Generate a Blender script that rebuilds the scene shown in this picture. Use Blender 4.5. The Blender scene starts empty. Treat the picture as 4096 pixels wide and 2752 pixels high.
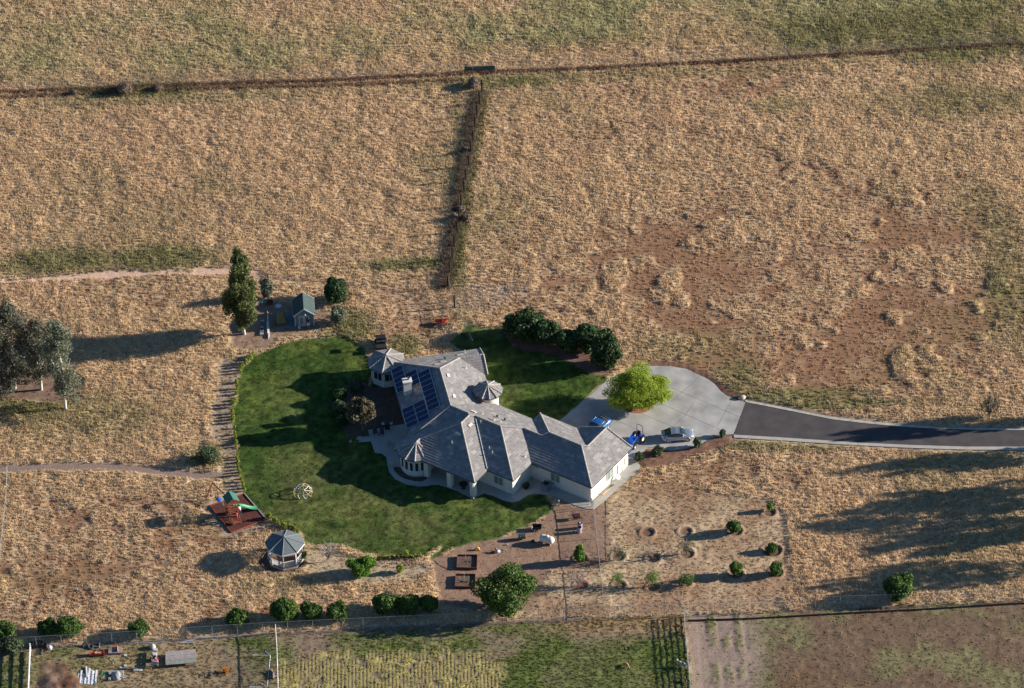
import bpy, math, random
import numpy as np
from mathutils import Vector, Matrix
rnd = random.Random(7); RN = np.random.RandomState(11)
sc = bpy.context.scene; COL = sc.collection; rad = math.radians
# ------------------------------------------------------------------ camera
FOC = 24000.; DIST = 770.; TILT = rad(38.8); ROLL = rad(2.3)
CP = np.array([0, -DIST*math.cos(TILT), DIST*math.sin(TILT)])
FW = np.array([0, math.cos(TILT), -math.sin(TILT)])
_u0 = np.cross(np.array([1., 0, 0]), FW)
RT = np.array([1., 0, 0])*math.cos(ROLL) - _u0*math.sin(ROLL)
UP = _u0*math.cos(ROLL) + np.array([1., 0, 0])*math.sin(ROLL)
camd = bpy.data.cameras.new('camera'); cam = bpy.data.objects.new('camera', camd); COL.objects.link(cam)
cam.matrix_world = Matrix(((RT[0], UP[0], -FW[0], CP[0]), (RT[1], UP[1], -FW[1], CP[1]), (RT[2], UP[2], -FW[2], CP[2]), (0, 0, 0, 1)))
camd.sensor_width = 36.; camd.lens = 36.*FOC/4096.; camd.clip_start = 5; camd.clip_end = 5000
sc.camera = cam
# ------------------------------------------------------------------ light
SUN_EL = rad(16.6); SUN_AZ = rad(5.0)          # azimuth counter-clockwise from +X
w = bpy.data.worlds.new('World'); sc.world = w; w.use_nodes = True
nt = w.node_tree; bg = nt.nodes['Background']
sky = nt.nodes.new('ShaderNodeTexSky'); sky.sky_type = 'NISHITA'; sky.sun_disc = False
sky.sun_elevation = SUN_EL; sky.sun_rotation = math.pi/2 - SUN_AZ; sky.air_density = 1.1; sky.dust_density = 0.6; sky.ozone_density = 2.0
hs = nt.nodes.new('ShaderNodeMix'); hs.data_type = 'RGBA'; hs.blend_type = 'MULTIPLY'; hs.inputs[0].default_value = 1.
hs.inputs[7].default_value = (.60, .88, 1.22, 1); nt.links.new(sky.outputs[0], hs.inputs[6]); nt.links.new(hs.outputs[2], bg.inputs[0]); bg.inputs[1].default_value = 0.046
sd = bpy.data.lights.new('sun', 'SUN'); sd.energy = 5.0; sd.angle = rad(0.55); sd.color = (1.0, 0.92, 0.82)
so = bpy.data.objects.new('sun', sd); COL.objects.link(so)
sdir = Vector((math.cos(SUN_AZ)*math.cos(SUN_EL), math.sin(SUN_AZ)*math.cos(SUN_EL), math.sin(SUN_EL)))
so.rotation_euler = sdir.to_track_quat('Z', 'Y').to_euler(); so.location = (60, 0, 60)
sc.view_settings.view_transform = 'Standard'; sc.view_settings.look = 'None'
sc.view_settings.exposure = 1.15; sc.view_settings.gamma = 1.0
# ------------------------------------------------------------------ helpers
def ray(px, py): return FW + RT*((px-2048)/FOC) + UP*((1376-py)/FOC)
def G(px, py, z=0.):                            # photo position -> point at height z on the site
    d = ray(px, py); t = (z-CP[2])/d[2]; return CP + d*t
def zc(ox, oy, s): return lambda x, y: (ox+x/s, oy+y/s)
za = zc(1400, 1350, 3.1357); zb = zc(1900, 1600, 3.1357); zd = zc(1400, 1600, 3.1357)
zdrive = zc(2200, 1400, 2.851); zshed = zc(800, 950, 3.1357); zplay = zc(800, 1900, 3.1357)
zgard = zc(1700, 1950, 2.851); zyard = zc(0, 2480, 4.668); zyb = zc(400, 2520, 4.668); zyc = zc(850, 2450, 5.193)
zorch = zc(2300, 1950, 2.24); zhedge = zc(850, 1400, 2.613); zp2 = zc(800, 1950, 7.78); zg2 = zc(1800, 1980, 3.591)
zroad = zc(2850, 1450, 1.8732); znet = zc(1900, 1150, 3.1357); zpat = zc(1250, 1400, 3.485)
def GP(f, pts, z=0.): return [G(*f(*p), z) for p in pts]
def gd(x, y): return G(x*1.75493, y*1.75493)    # from the 2334-wide overview
def sunshift(h): return h/math.tan(SUN_EL)
ORD = 'first second third fourth fifth sixth seventh eighth ninth tenth eleventh twelfth thirteenth fourteenth fifteenth sixteenth seventeenth eighteenth nineteenth twentieth'.split()
ORD += ['twenty-'+o for o in ORD[:9]]+['thirtieth']+['thirty-'+o for o in ORD[:9]]+['fortieth']+['forty-'+o for o in ORD[:9]]+['fiftieth']+['fifty-'+o for o in ORD[:9]]
MATS = {}
def mat(name, col, rough=.8, metal=0., spec=.3, noise=0., nscale=3., bump=0., bscale=20., trans=0., coat=0., attr=False, emit=None):
    if name in MATS: return MATS[name]
    m = bpy.data.materials.new(name); m.use_nodes = True; t = m.node_tree; b = t.nodes['Principled BSDF']
    b.inputs['Base Color'].default_value = (*col, 1); b.inputs['Roughness'].default_value = rough
    b.inputs['Metallic'].default_value = metal; b.inputs['Specular IOR Level'].default_value = spec
    if coat: b.inputs['Coat Weight'].default_value = coat; b.inputs['Coat Roughness'].default_value = .08
    src = None; tc = t.nodes.new('ShaderNodeTexCoord')
    if noise:
        n = t.nodes.new('ShaderNodeTexNoise'); n.inputs['Scale'].default_value = nscale; n.inputs['Detail'].default_value = 5
        t.links.new(tc.outputs['Object'], n.inputs['Vector'])
        r = t.nodes.new('ShaderNodeMapRange'); r.inputs[1].default_value = .3; r.inputs[2].default_value = .7
        r.inputs[3].default_value = 1-noise; r.inputs[4].default_value = 1+noise
        t.links.new(n.outputs[0], r.inputs[0])
        mx = t.nodes.new('ShaderNodeVectorMath'); mx.operation = 'SCALE'; mx.inputs[0].default_value = col
        t.links.new(r.outputs[0], mx.inputs['Scale']); src = mx.outputs[0]
    if attr:                                    # per-face tint 0..1 stored in the mesh: darker / lighter kinds of the same leaf
        a = t.nodes.new('ShaderNodeAttribute'); a.attribute_name = 'tint'
        mx = t.nodes.new('ShaderNodeMix'); mx.data_type = 'RGBA'
        mx.inputs[6].default_value = (*[c*.55 for c in col], 1); mx.inputs[7].default_value = (*[min(1, c*1.45) for c in col], 1)
        t.links.new(a.outputs['Fac'], mx.inputs[0]); src = mx.outputs[2]
    if src: t.links.new(src, b.inputs['Base Color'])
    if bump:
        n2 = t.nodes.new('ShaderNodeTexNoise'); n2.inputs['Scale'].default_value = bscale; n2.inputs['Detail'].default_value = 4
        t.links.new(tc.outputs['Object'], n2.inputs['Vector'])
        bp = t.nodes.new('ShaderNodeBump'); bp.inputs['Strength'].default_value = bump; bp.inputs['Distance'].default_value = .05
        t.links.new(n2.outputs[0], bp.inputs['Height']); t.links.new(bp.outputs[0], b.inputs['Normal'])
    if trans:
        tr = t.nodes.new('ShaderNodeBsdfTranslucent'); ms = t.nodes.new('ShaderNodeMixShader'); ms.inputs[0].default_value = trans
        tr.inputs[0].default_value = (*[min(1, c*1.3) for c in col], 1)
        if src: t.links.new(src, tr.inputs[0])
        o = t.nodes['Material Output']; t.links.new(b.outputs[0], ms.inputs[1]); t.links.new(tr.outputs[0], ms.inputs[2]); t.links.new(ms.outputs[0], o.inputs[0])
    MATS[name] = m; return m
def tag(o, label=None, cat=None, group=None, kind=None):
    if label: o['label'] = label
    if cat: o['category'] = cat
    if group: o['group'] = group
    if kind: o['kind'] = kind
    return o
def empty(name, loc, label, cat, group=None, rz=0.):
    o = bpy.data.objects.new(name, None); COL.objects.link(o); o.location = tuple(float(c) for c in loc); o.rotation_euler = (0, 0, rz)
    o.empty_display_size = .3
    return tag(o, label, cat, group)
def link_obj(name, me, parent=None):
    o = bpy.data.objects.new(name, me); COL.objects.link(o)
    if parent: o.parent = parent
    return o
def copy_tree(o, parent=None):
    c = o.copy(); COL.objects.link(c)
    if parent: c.parent = parent
    for ch in o.children: copy_tree(ch, c)
    return c
class MB:
    def __init__(s): s.v = []; s.f = []; s.uv = []; s.smooth = []
    def add(s, vs, fs, sm=False, uvs=None):
        b = len(s.v); s.v += [tuple(map(float, p)) for p in vs]
        for i, f in enumerate(fs): s.f.append([b+j for j in f]); s.smooth.append(sm); s.uv.append(uvs[i] if uvs else None)
        return s
    def box(s, c, size, rz=0., M=None):
        hx, hy, hz = [q/2 for q in size]; ca, sa_ = math.cos(rz), math.sin(rz); vs = []
        for x, y, z in ((-1,-1,-1),(1,-1,-1),(1,1,-1),(-1,1,-1),(-1,-1,1),(1,-1,1),(1,1,1),(-1,1,1)):
            X, Y = x*hx, y*hy; p = Vector((c[0]+X*ca-Y*sa_, c[1]+X*sa_+Y*ca, c[2]+z*hz)); vs.append(M@p if M else p)
        return s.add(vs, [(0,3,2,1),(4,5,6,7),(0,1,5,4),(1,2,6,5),(2,3,7,6),(3,0,4,7)])
    def tube(s, p0, p1, r0, r1=None, n=8, caps=True, sm=True):
        r1 = r0 if r1 is None else r1; p0 = Vector(p0); p1 = Vector(p1); d = (p1-p0)
        if d.length < 1e-6: return s
        d.normalize(); a = d.orthogonal().normalized(); b = d.cross(a); vs = []
        for p, r in ((p0, r0), (p1, r1)):
            for i in range(n):
                t = 2*math.pi*i/n; vs.append(p+a*(r*math.cos(t))+b*(r*math.sin(t)))
        fs = [(i, (i+1) % n, n+(i+1) % n, n+i) for i in range(n)]; s.add(vs, fs, sm)
        if caps: s.add(vs, [tuple(range(n-1, -1, -1)), tuple(range(n, 2*n))])
        return s
    def path(s, pts, r, n=8):
        for a, b in zip(pts, pts[1:]): s.tube(a, b, r, r, n)
        return s
    def bar(s, p0, p1, wd, ht, up=(0, 0, 1)):   # squared beam between two points
        p0 = Vector(p0); p1 = Vector(p1); d = (p1-p0).normalized(); u = Vector(up)
        sd_ = d.cross(u)
        if sd_.length < 1e-3: sd_ = d.cross(Vector((0, 1, 0)))
        sd_.normalize(); u = sd_.cross(d).normalized(); vs = []
        for p in (p0, p1):
            for i, j in ((-1,-1),(1,-1),(1,1),(-1,1)): vs.append(p+sd_*(i*wd/2)+u*(j*ht/2))
        return s.add(vs, [(3,2,1,0),(4,5,6,7),(0,1,5,4),(1,2,6,5),(2,3,7,6),(3,0,4,7)])
    def prism(s, poly, z0, z1):
        n = len(poly); vs = [(p[0], p[1], z0) for p in poly]+[(p[0], p[1], z1) for p in poly]
        ar = sum(poly[i][0]*poly[(i+1) % n][1]-poly[(i+1) % n][0]*poly[i][1] for i in range(n))
        if ar < 0: vs = vs[:n][::-1]+vs[n:][::-1]
        return s.add(vs, [tuple(range(n-1, -1, -1)), tuple(range(n, 2*n))]+[(i, (i+1) % n, n+(i+1) % n, n+i) for i in range(n)])
    def cone(s, c, r, h, n, a0=0., r1=0.):
        vs = [(c[0]+r*math.cos(a0+2*math.pi*i/n), c[1]+r*math.sin(a0+2*math.pi*i/n), c[2]) for i in range(n)]+[(c[0], c[1], c[2]+h)]
        return s.add(vs, [(i, (i+1) % n, n) for i in range(n)]+[tuple(range(n-1, -1, -1))])
    def ball(s, c, r, nu=12, nv=8, dent=0.):
        vs = []; fs = []
        for j in range(nv+1):
            ph = math.pi*j/nv
            for i in range(nu):
                th = 2*math.pi*i/nu; k = 1+dent*(rnd.random()-.5) if dent else 1
                vs.append((c[0]+r[0]*k*math.sin(ph)*math.cos(th), c[1]+r[1]*k*math.sin(ph)*math.sin(th), c[2]+r[2]*k*math.cos(ph)))
        for j in range(nv):
            for i in range(nu): fs.append((j*nu+i, (j+1)*nu+i, (j+1)*nu+(i+1) % nu, j*nu+(i+1) % nu))
        return s.add(vs, fs, True)
    def torus(s, c, R, r, ax='z', n=16, m=8, M=None):
        vs = []; fs = []
        for i in range(n):
            t = 2*math.pi*i/n
            for j in range(m):
                q = 2*math.pi*j/m; x = (R+r*math.cos(q))*math.cos(t); y = (R+r*math.cos(q))*math.sin(t); z = r*math.sin(q)
                if ax == 'y': x, y, z = x, z, y
                if ax == 'x': x, y, z = z, x, y
                p = Vector((x, y, z)); p = M@p if M else p; vs.append(p+Vector(c))
        for i in range(n):
            for j in range(m): fs.append((i*m+j, ((i+1) % n)*m+j, ((i+1) % n)*m+(j+1) % m, i*m+(j+1) % m))
        return s.add(vs, fs, True)
    def loft(s, rings, sm=True, caps=True, closed=True):
        n = len(rings[0]); vs = [p for r in rings for p in r]; fs = []
        for k in range(len(rings)-1):
            for i in range(n if closed else n-1): fs.append((k*n+i, k*n+(i+1) % n, (k+1)*n+(i+1) % n, (k+1)*n+i))
        s.add(vs, fs, sm)
        if caps: s.add(vs, [tuple(range(n-1, -1, -1)), tuple((len(rings)-1)*n+i for i in range(n))])
        return s
    def build(s, name, m, parent=None, org=None, label=None):
        me = bpy.data.meshes.new(name); vs = s.v
        if org is not None: vs = [(p[0]-org[0], p[1]-org[1], p[2]-org[2]) for p in vs]
        me.from_pydata(vs, [], s.f)
        if any(u is not None for u in s.uv):
            l = me.uv_layers.new(name='UVMap'); k = 0
            for f, u in zip(s.f, s.uv):
                for i in range(len(f)):
                    if u is not None: l.data[k].uv = u[i]
                    k += 1
        me.polygons.foreach_set('use_smooth', s.smooth); me.materials.append(m); me.validate(); me.update()
        o = link_obj(name, me, parent)
        if label: o['label'] = label
        return o
def np_mesh(name, V, F, m, parent=None, tint=None, smooth=False):
    me = bpy.data.meshes.new(name); nv = len(V); nf, k = F.shape
    me.vertices.add(nv); me.vertices.foreach_set('co', V.astype(np.float32).ravel())
    me.loops.add(nf*k); me.loops.foreach_set('vertex_index', F.astype(np.int32).ravel())
    me.polygons.add(nf); me.polygons.foreach_set('loop_start', np.arange(0, nf*k, k, dtype=np.int32))
    me.polygons.foreach_set('loop_total', np.full(nf, k, dtype=np.int32))
    me.update(calc_edges=True)
    if smooth: me.polygons.foreach_set('use_smooth', np.ones(nf, dtype=bool))
    if tint is not None:
        if tint.ndim == 1:
            a = me.attributes.new('tint', 'FLOAT', 'FACE'); a.data.foreach_set('value', tint.astype(np.float32))
        else:
            a = me.attributes.new('tint', 'FLOAT_COLOR', 'POINT' if len(tint) == nv else 'FACE'); a.data.foreach_set('color', tint.astype(np.float32).ravel())
    me.materials.append(m)
    return link_obj(name, me, parent)
# smooth value noise on arrays
_lat = {}
def vn(x, y, sc_, seed=0):
    if seed not in _lat: _lat[seed] = np.random.RandomState(100+seed).rand(256, 256)
    L = _lat[seed]; X = np.asarray(x)/sc_+seed*17.3; Y = np.asarray(y)/sc_+seed*7.7
    xi = np.floor(X).astype(int); yi = np.floor(Y).astype(int); fx = X-xi; fy = Y-yi
    fx = fx*fx*(3-2*fx); fy = fy*fy*(3-2*fy); a = L[xi % 256, yi % 256]; b = L[(xi+1) % 256, yi % 256]
    c = L[xi % 256, (yi+1) % 256]; d = L[(xi+1) % 256, (yi+1) % 256]
    return (a*(1-fx)+b*fx)*(1-fy)+(c*(1-fx)+d*fx)*fy
def fbm(x, y, s, seed=0, o=4):
    t = 0; a = 1.; n = 0
    for i in range(o): t = t+a*vn(x, y, s, seed+i); n += a; a *= .55; s *= .5
    return t/n
def inpoly(x, y, poly):
    r = np.zeros(x.shape, bool); n = len(poly)
    for i in range(n):
        x1, y1 = poly[i][:2]; x2, y2 = poly[(i+1) % n][:2]
        if y1 == y2: continue
        c = ((y1 > y) != (y2 > y)) & (x < (x2-x1)*(y-y1)/(y2-y1)+x1); r ^= c
    return r
def polydist(x, y, pts, closed=False):
    d = np.full(x.shape, 1e9); n = len(pts)
    for i in range(n if closed else n-1):
        a = pts[i]; b = pts[(i+1) % n]; dx, dy = b[0]-a[0], b[1]-a[1]; L = dx*dx+dy*dy+1e-9
        t = np.clip(((x-a[0])*dx+(y-a[1])*dy)/L, 0, 1); d = np.minimum(d, np.hypot(x-a[0]-t*dx, y-a[1]-t*dy))
    return d
def smooth_closed(pts, k=4):
    out = []; n = len(pts)
    for i in range(n):
        p0, p1, p2, p3 = [np.array(pts[(i+j-1) % n][:2], float) for j in range(4)]
        for q in range(k):
            t = q/k; out.append(.5*((2*p1)+(p2-p0)*t+(2*p0-5*p1+4*p2-p3)*t*t+(3*p1-p0-3*p2+p3)*t**3))
    return out
# ------------------------------------------------------------------ site outlines (all on the ground plane)
def ov(pts): return [gd(*p) for p in pts]
hedge_line = GP(zhedge, [(430,75),(395,105),(350,155),(305,205),(283,262),(262,325),(262,390),(256,470),(236,560),(218,650),(214,740),(222,800),(240,890),(238,950),(252,1000),(258,1090),(264,1180),(276,1260),(290,1320),(310,1400),(335,1480)])
hedge_low = GP(zplay, [(850,540),(930,590),(1010,630),(1060,670),(1130,680),(1200,700),(1270,745)])
hedge_bot = ov([(862,1277),(890,1275),(920,1273),(945,1273),(965,1272)])
LAWN = [p for p in hedge_line]+GP(zplay, [(570,240),(830,560)])+hedge_low+GP(zplay, [(1300,860),(1450,900),(1600,880),(1800,880),(1900,930)])+ov([(862,1270),(965,1266),(1005,1245)])+GP(zgard, [(70,810),(250,740),(430,650),(650,620),(870,570),(1050,490),(1250,400),(1400,300),(1480,230),(1380,60)])+ov([(1180,1130),(1100,1000),(1000,900),(900,850),(870,830)])+GP(zpat, [(760,560),(840,340)])+ov([(830,790),(775,765),(705,772),(655,778),(600,800)])
LAWN_NE = GP(znet, [(-100,440),(120,500),(380,520),(420,660),(620,720),(900,800),(1100,860),(1300,960),(1480,1080),(1640,1090),(1650,1200),(1560,1230),(1200,1560),(1000,1760),(600,1800),(200,1400),(0,1000),(-300,700)])
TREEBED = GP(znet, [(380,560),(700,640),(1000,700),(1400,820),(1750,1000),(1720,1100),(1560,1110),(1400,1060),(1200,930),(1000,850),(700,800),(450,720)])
ALUM = smooth_closed(LAWN, 2)
DRIVE = GP(zdrive, [(100,812),(250,690),(430,540),(580,398),(760,290),(950,215),(1100,185),(1215,180),(1380,187),(1560,215),(1700,285),(1800,330),(1880,390),(1950,470),(2010,515),(2080,550),(2150,572),(2228,595),(2090,960),(1990,966),(1900,972),(1800,1020),(1720,1060),(1640,1090),(1520,1125),(1400,1143),(1280,1135),(1180,1112),(1110,1115),(1000,1180),(930,1245),(890,1290),(760,1240),(600,1120),(300,960)], .06)
ROAD = GP(zroad, [(247,295),(450,335),(700,385),(900,425),(1150,455),(1400,478),(1700,495),(2000,503),(2334,505),(2900,508),(4200,508),(4200,634),(2900,632),(2334,630),(1900,630),(1500,618),(1100,600),(800,580),(500,560),(160,540)], .05)
BAND_N = GP(zroad, [(247,280),(450,318),(700,368),(900,408),(1150,438),(1400,462),(1700,484),(2000,492),(2334,492),(2900,494),(4200,494),(4200,508),(2900,508),(2334,505),(2000,503),(1700,495),(1400,478),(1150,455),(900,425),(700,385),(450,335),(247,295)], .09)
BAND_S = GP(zroad, [(160,540),(500,560),(800,580),(1100,600),(1500,618),(1900,630),(2334,630),(2900,632),(4200,634),(4200,656),(2900,656),(2334,655),(1900,652),(1500,640),(1100,620),(800,602),(500,582),(160,562)], .09)
WALK = GP(zd, [(225,375),(265,520),(310,655),(400,668),(455,715),(468,800),(492,900),(560,985),(700,1055),(870,1080),(1010,1065),(1100,1055),(1340,1135),(1550,1238),(1600,1200),(1680,1165),(1800,1200),(1930,1258),(2030,1283),(2120,1265)], .05)+GP(zb, [(600,1230),(660,1195),(720,1168),(850,1180),(980,1200),(1100,1250),(1250,1320),(1400,1365),(1490,1368),(1600,1280),(1750,1140),(2040,890),(2072,820),(2030,770),(1960,725),(1800,760),(1400,900),(1000,800),(600,700)], .05)+GP(zd, [(1700,500),(1200,300),(800,250),(680,300)], .05)
PATH_S = GP(zc(0, 1700, 2.24), [(-200,372),(0,365),(200,357),(400,347),(620,340),(850,340),(1050,345),(1300,365),(1500,385),(1700,415),(1900,432),(2010,425),(2015,490),(1900,488),(1700,484),(1500,462),(1300,440),(1100,413),(900,405),(620,408),(400,412),(200,425),(0,435),(-200,440)])
PATH_N = GP(zc(0, 950, 2.24), [(-200,450),(-200,410),(0,398),(200,380),(450,355),(700,335),(900,312),(1100,305),(1300,305),(1500,295),(1700,290),(1850,275),(2090,280),(2350,300),(2350,330),(2090,335),(1850,345),(1600,330),(1300,352),(1000,365),(700,375),(450,385),(200,395),(0,412)])
PLAYPAD = GP(zp2, [(310,590),(1380,210),(2065,1010),(975,1420)])
GARDEN = GP(zgard, [(70,830),(250,745),(430,655),(650,622),(870,572),(1050,492),(1250,402),(1400,302),(1480,230),(1560,60),(1700,150),(1905,240),(2060,190),(2080,880),(1900,930),(1400,960),(1200,1400),(600,1420),(180,1350),(100,1000)])
ORCH = GP(zorch, [(150,190),(420,0),(900,-40),(1300,60),(1700,90),(1880,250),(1900,600),(1960,820),(1840,1000),(1840,1090),(1000,1130),(200,1160),(-500,1170),(-600,800),(-100,760),(130,740)])
PAST_L = [G(*p) for p in [(-150,2612),(0,2600),(500,2572),(1100,2536),(1600,2508),(2400,2472),(2735,2462),(2775,2800),(2775,2990),(-150,2990)]]
PAST_R = [G(*p) for p in [(2735,2462),(3000,2456),(3500,2430),(4096,2402),(4500,2385),(4500,2990),(2775,2990),(2775,2800)]]
CROP = [G(*p) for p in [(1140,2640),(1300,2625),(1560,2605),(1850,2600),(1960,2620),(2010,2660),(2030,2990),(1130,2990)]]
SHEDDIRT = GP(zshed, [(340,1120),(640,880),(860,780),(1150,820),(1440,860),(1600,900),(1700,1080),(1650,1130),(1450,1190),(1300,1230),(1000,1270),(900,1400),(480,1420),(420,1380)])
HEDGEBED = GP(zhedge, [(60,60),(420,60),(290,250),(255,500),(215,650),(225,820),(255,1000),(275,1260),(340,1500),(80,1500),(100,1280),(100,1100),(0,900),(0,650),(60,300)])
MULCH = GP(zdrive, [(2090,965),(1900,985),(1720,1070),(1520,1135),(1280,1145),(1110,1125),(950,1240),(900,1290),(1000,1280),(1060,1360),(1300,1330),(1600,1230),(1800,1160),(2000,1110),(2150,1040),(2140,980)])
MULCH2 = GP(zdrive, [(1100,120),(1350,130),(1600,170),(1800,260),(1960,370),(2060,460),(2140,540),(2260,560),(2230,600),(2100,560),(2000,520),(1930,460),(1850,370),(1700,285),(1560,215),(1380,187),(1100,190)])
EUCDIRT = GP(zc(0, 950, 2.24), [(-400,1250),(330,1200),(700,1270),(770,1350),(720,1440),(560,1470),(-400,1450)])
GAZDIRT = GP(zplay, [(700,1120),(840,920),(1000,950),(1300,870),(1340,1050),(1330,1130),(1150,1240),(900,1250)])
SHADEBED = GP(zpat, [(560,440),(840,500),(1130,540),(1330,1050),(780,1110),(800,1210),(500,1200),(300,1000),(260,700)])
HARD = [DRIVE, ROAD, BAND_N, BAND_S, WALK, PLAYPAD]
TRAILS = [ov(q) for q in ([(655,258),(690,300),(715,335),(745,380)],[(425,220),(460,300),(520,400),(640,520),(700,610)],[(1380,250),(1440,420),(1430,600),(1480,700)],[(1100,380),(1250,470),(1500,560),(1900,600),(2334,640)],[(140,640),(135,700),(128,745)],[(225,520),(232,480),(215,430),(260,380)],[(1700,180),(1760,260),(1850,330),(1870,380)],[(870,20),(900,90),(880,150)],[(2060,330),(2100,420),(2250,520)],[(1480,780),(1600,730),(1800,740),(2080,700)],[(560,1180),(420,1260),(300,1390)],[(100,1100),(160,1250),(150,1380)])]
def ell(x, y, cx, cy, rx, ry, soft=.5):
    c = gd(cx, cy); q = np.hypot((x-c[0])/(rx*1.755/31), (y-c[1])/(ry*1.755/19.6)); return np.clip((1-q)/soft+.5, 0, 1)
BROWN = [(1780,650,560,230,.95),(1750,430,330,90,.5),(2150,560,170,200,.4),(1640,190,260,45,.8),(1500,330,230,60,.3),(1960,800,330,130,.7),(1600,860,160,40,.3),(2100,260,160,60,.1),(300,1180,280,110,.45),(90,1330,330,80,.55),(860,690,150,50,.5),(900,750,110,35,.5),(450,660,260,45,.5),(1650,1090,190,40,.8),(1900,1050,230,35,.35),(480,1060,80,50,.3),(560,1390,150,25,.6),(1500,600,240,90,.4)]
GREEN = [(380,590,120,28,.9),(130,600,130,30,.7),(920,605,110,14,.85),(310,205,150,14,1.),(330,216,110,8,1.),(1130,190,120,14,.8),(70,920,110,40,.75),(180,950,170,50,.45),(480,1040,55,25,.9),(1790,905,150,18,.9),(1870,925,220,10,.7),(1680,860,60,45,.6),(2150,235,200,40,.35),(2050,55,330,80,1.),(2250,95,200,50,.8),(1350,60,520,60,.25),(650,100,420,70,.25),(2300,640,60,150,.5),(1048,480,16,270,.5),(1560,790,150,35,.35),(1640,1015,120,12,.7),(1850,1018,160,12,.6),(1100,762,60,10,.6),(640,1330,90,20,.3),(1000,380,60,60,.25),(2230,480,60,60,.3),(920,790,40,25,.8),(795,750,60,40,.9),(740,815,50,30,.4),(1780,240,60,20,.4),(60,110,160,70,.3),(1400,175,500,14,.35),(450,225,400,14,.3)]
PALE = [(1100,680,60,30,.8),(850,1300,130,22,.8),(1170,665,40,16,.6)]
def surface(x, y, fine=True):
    """ground cover at site positions -> colour, height, tuft density, tuft height, tuft colour"""
    N = len(x); n1 = fbm(x, y, 9., 1); n2 = fbm(x, y, 1.7, 5, 3); n3 = fbm(x, y, .62, 9, 2); big = fbm(x, y, 28., 13, 3)
    straw = np.array([.68, .530, .325]); strawd = np.array([.59, .450, .265]); soil = np.array([.225, .122, .070]); grn = np.array([.165, .170, .062])
    farm = np.clip((y-57.5-(x+65)*.085)/4., 0, 1)[:, None]; grn = grn*(1-farm)+np.array([.31, .305, .155])*farm
    st = np.clip((n3-.28)*2.4, 0, 1)[:, None]; tc_ = strawd+(straw-strawd)*st
    br = np.zeros(N); gr = np.zeros(N)
    for cx, cy, rx, ry, k in BROWN: br = np.maximum(br, k*ell(x, y, cx, cy, rx, ry, .8))
    for cx, cy, rx, ry, k in GREEN: gr = np.maximum(gr, k*ell(x, y, cx, cy, rx, ry, .9))
    br = np.where(br > .02, np.clip(br*1.25-.42+(n1-.5)*1.9+(n2-.5)*1.7+(big-.5)*.8+.22, 0, 1)*np.clip(br*5, 0, 1), 0); pt = np.clip((fbm(x, y, 3.6, 91, 3)-.56)*9, 0, 1)*(.6+.4*(n2 > .45)); br = br*(1-.85*pt); gr = np.clip(gr*(.25+1.9*(n2*.5+n1*.5)), 0, 1)
    far = np.clip((y-57.5-(x+65)*.085)/4., 0, 1)     # the field beyond the far fence is greener
    gr = np.clip(gr+far*np.clip((n1-.36)*2.4, 0, .75), 0, 1); gr = np.clip(gr+np.clip((big*.5+n1*.5-.56)*2.0, 0, .35), 0, 1)
    base = soil[None]*(.8+.5*n3[:, None])
    tr_ = np.zeros(N)
    for L_ in TRAILS: tr_ = np.maximum(tr_, np.clip(1-polydist(x, y, L_)/.32, 0, 1)*np.clip(n1*2.2-.3, 0, 1))
    hs_ = vn(x*.22, y, .75, 83)*.6+vn(x*.3+5, y, .4, 84)*.4     # faint cutting lines running across the fields
    cov = np.clip(1.2-br*1.15-np.clip((.37-n2)*2.4, 0, .45)-.6*tr_-np.clip((.40-hs_)*2., 0, .4)*(.35+br), .05, 1)
    col = base*(1-cov[:, None]*.75)+tc_*cov[:, None]*.75
    pk = np.clip((fbm(x, y, 14., 21, 2)-.45)*2, 0, 1)[:, None]
    tcol = tc_*(1-pk*.0)*np.array([1., 1-.03, 1.]) ; tcol = tcol*(1-pk)+tcol*np.array([1.01, .975, 1.0])*pk
    tcol = tcol*(1-br[:, None]*.66)+(soil*1.75)*br[:, None]*.66
    col = col*(1-gr[:, None]*.6)+grn*gr[:, None]*.6; tcol = tcol*(1-gr[:, None]*.75)+grn*(.8+.9*n3[:, None])*gr[:, None]*.8
    h = (.15*np.clip((n2-.25)*1.6, 0, 1)+.12*n3)*cov; dens = .25+.75*cov; th = .17+.16*n2*cov+.05*gr
    for p in PALE:
        q = p[4]*ell(x, y, *p[:4])[:, None]; tcol = tcol*(1-q)+np.array([.55, .43, .31])*q; col = col*(1-q)+np.array([.4, .3, .22])*q
    def put(m, c, hh, d=0., t=.06, tcx=None):
        nonlocal col, h, dens, th, tcol
        m = m[:, None] if m.ndim == 1 else m; c = np.broadcast_to(c, col.shape)
        col = col*(1-m)+c*m; mm = m[:, 0]; h = h*(1-mm)+hh*mm; dens = dens*(1-mm)+d*mm; th = th*(1-mm)+t*mm
        tcx = c if tcx is None else np.broadcast_to(tcx, col.shape); tcol = tcol*(1-m)+tcx*m
    def soft(poly, wd=.5):
        wob = (n2-.5)*wd*2.2+(n3-.5)*wd; d = polydist(x, y, poly, True); s = np.where(inpoly(x, y, poly), d, -d); return np.clip((s+wob)/max(wd, .05)+.5, 0, 1)
    m3 = n3[:, None]; m2 = n2[:, None]; m1 = n1[:, None]
    pd = np.array([.225, .165, .118])
    # bottom paddocks
    m = soft(PAST_L, .4); g1 = np.clip((fbm(x, y, 6., 31, 4)-.40)*4, 0, 1)[:, None]
    xg = (np.clip((x+4)/5, 0, 1)*np.clip((-56.5-y)/3, 0, 1))[:, None]*(.55+.9*(n1[:, None]-.2)); g1 = np.clip(g1+np.clip(xg, 0, .85)+.3*(np.clip((x+37)/4, 0, 1)*np.clip((-26-x)/3, 0, 1))[:, None], 0, 1)
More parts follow.
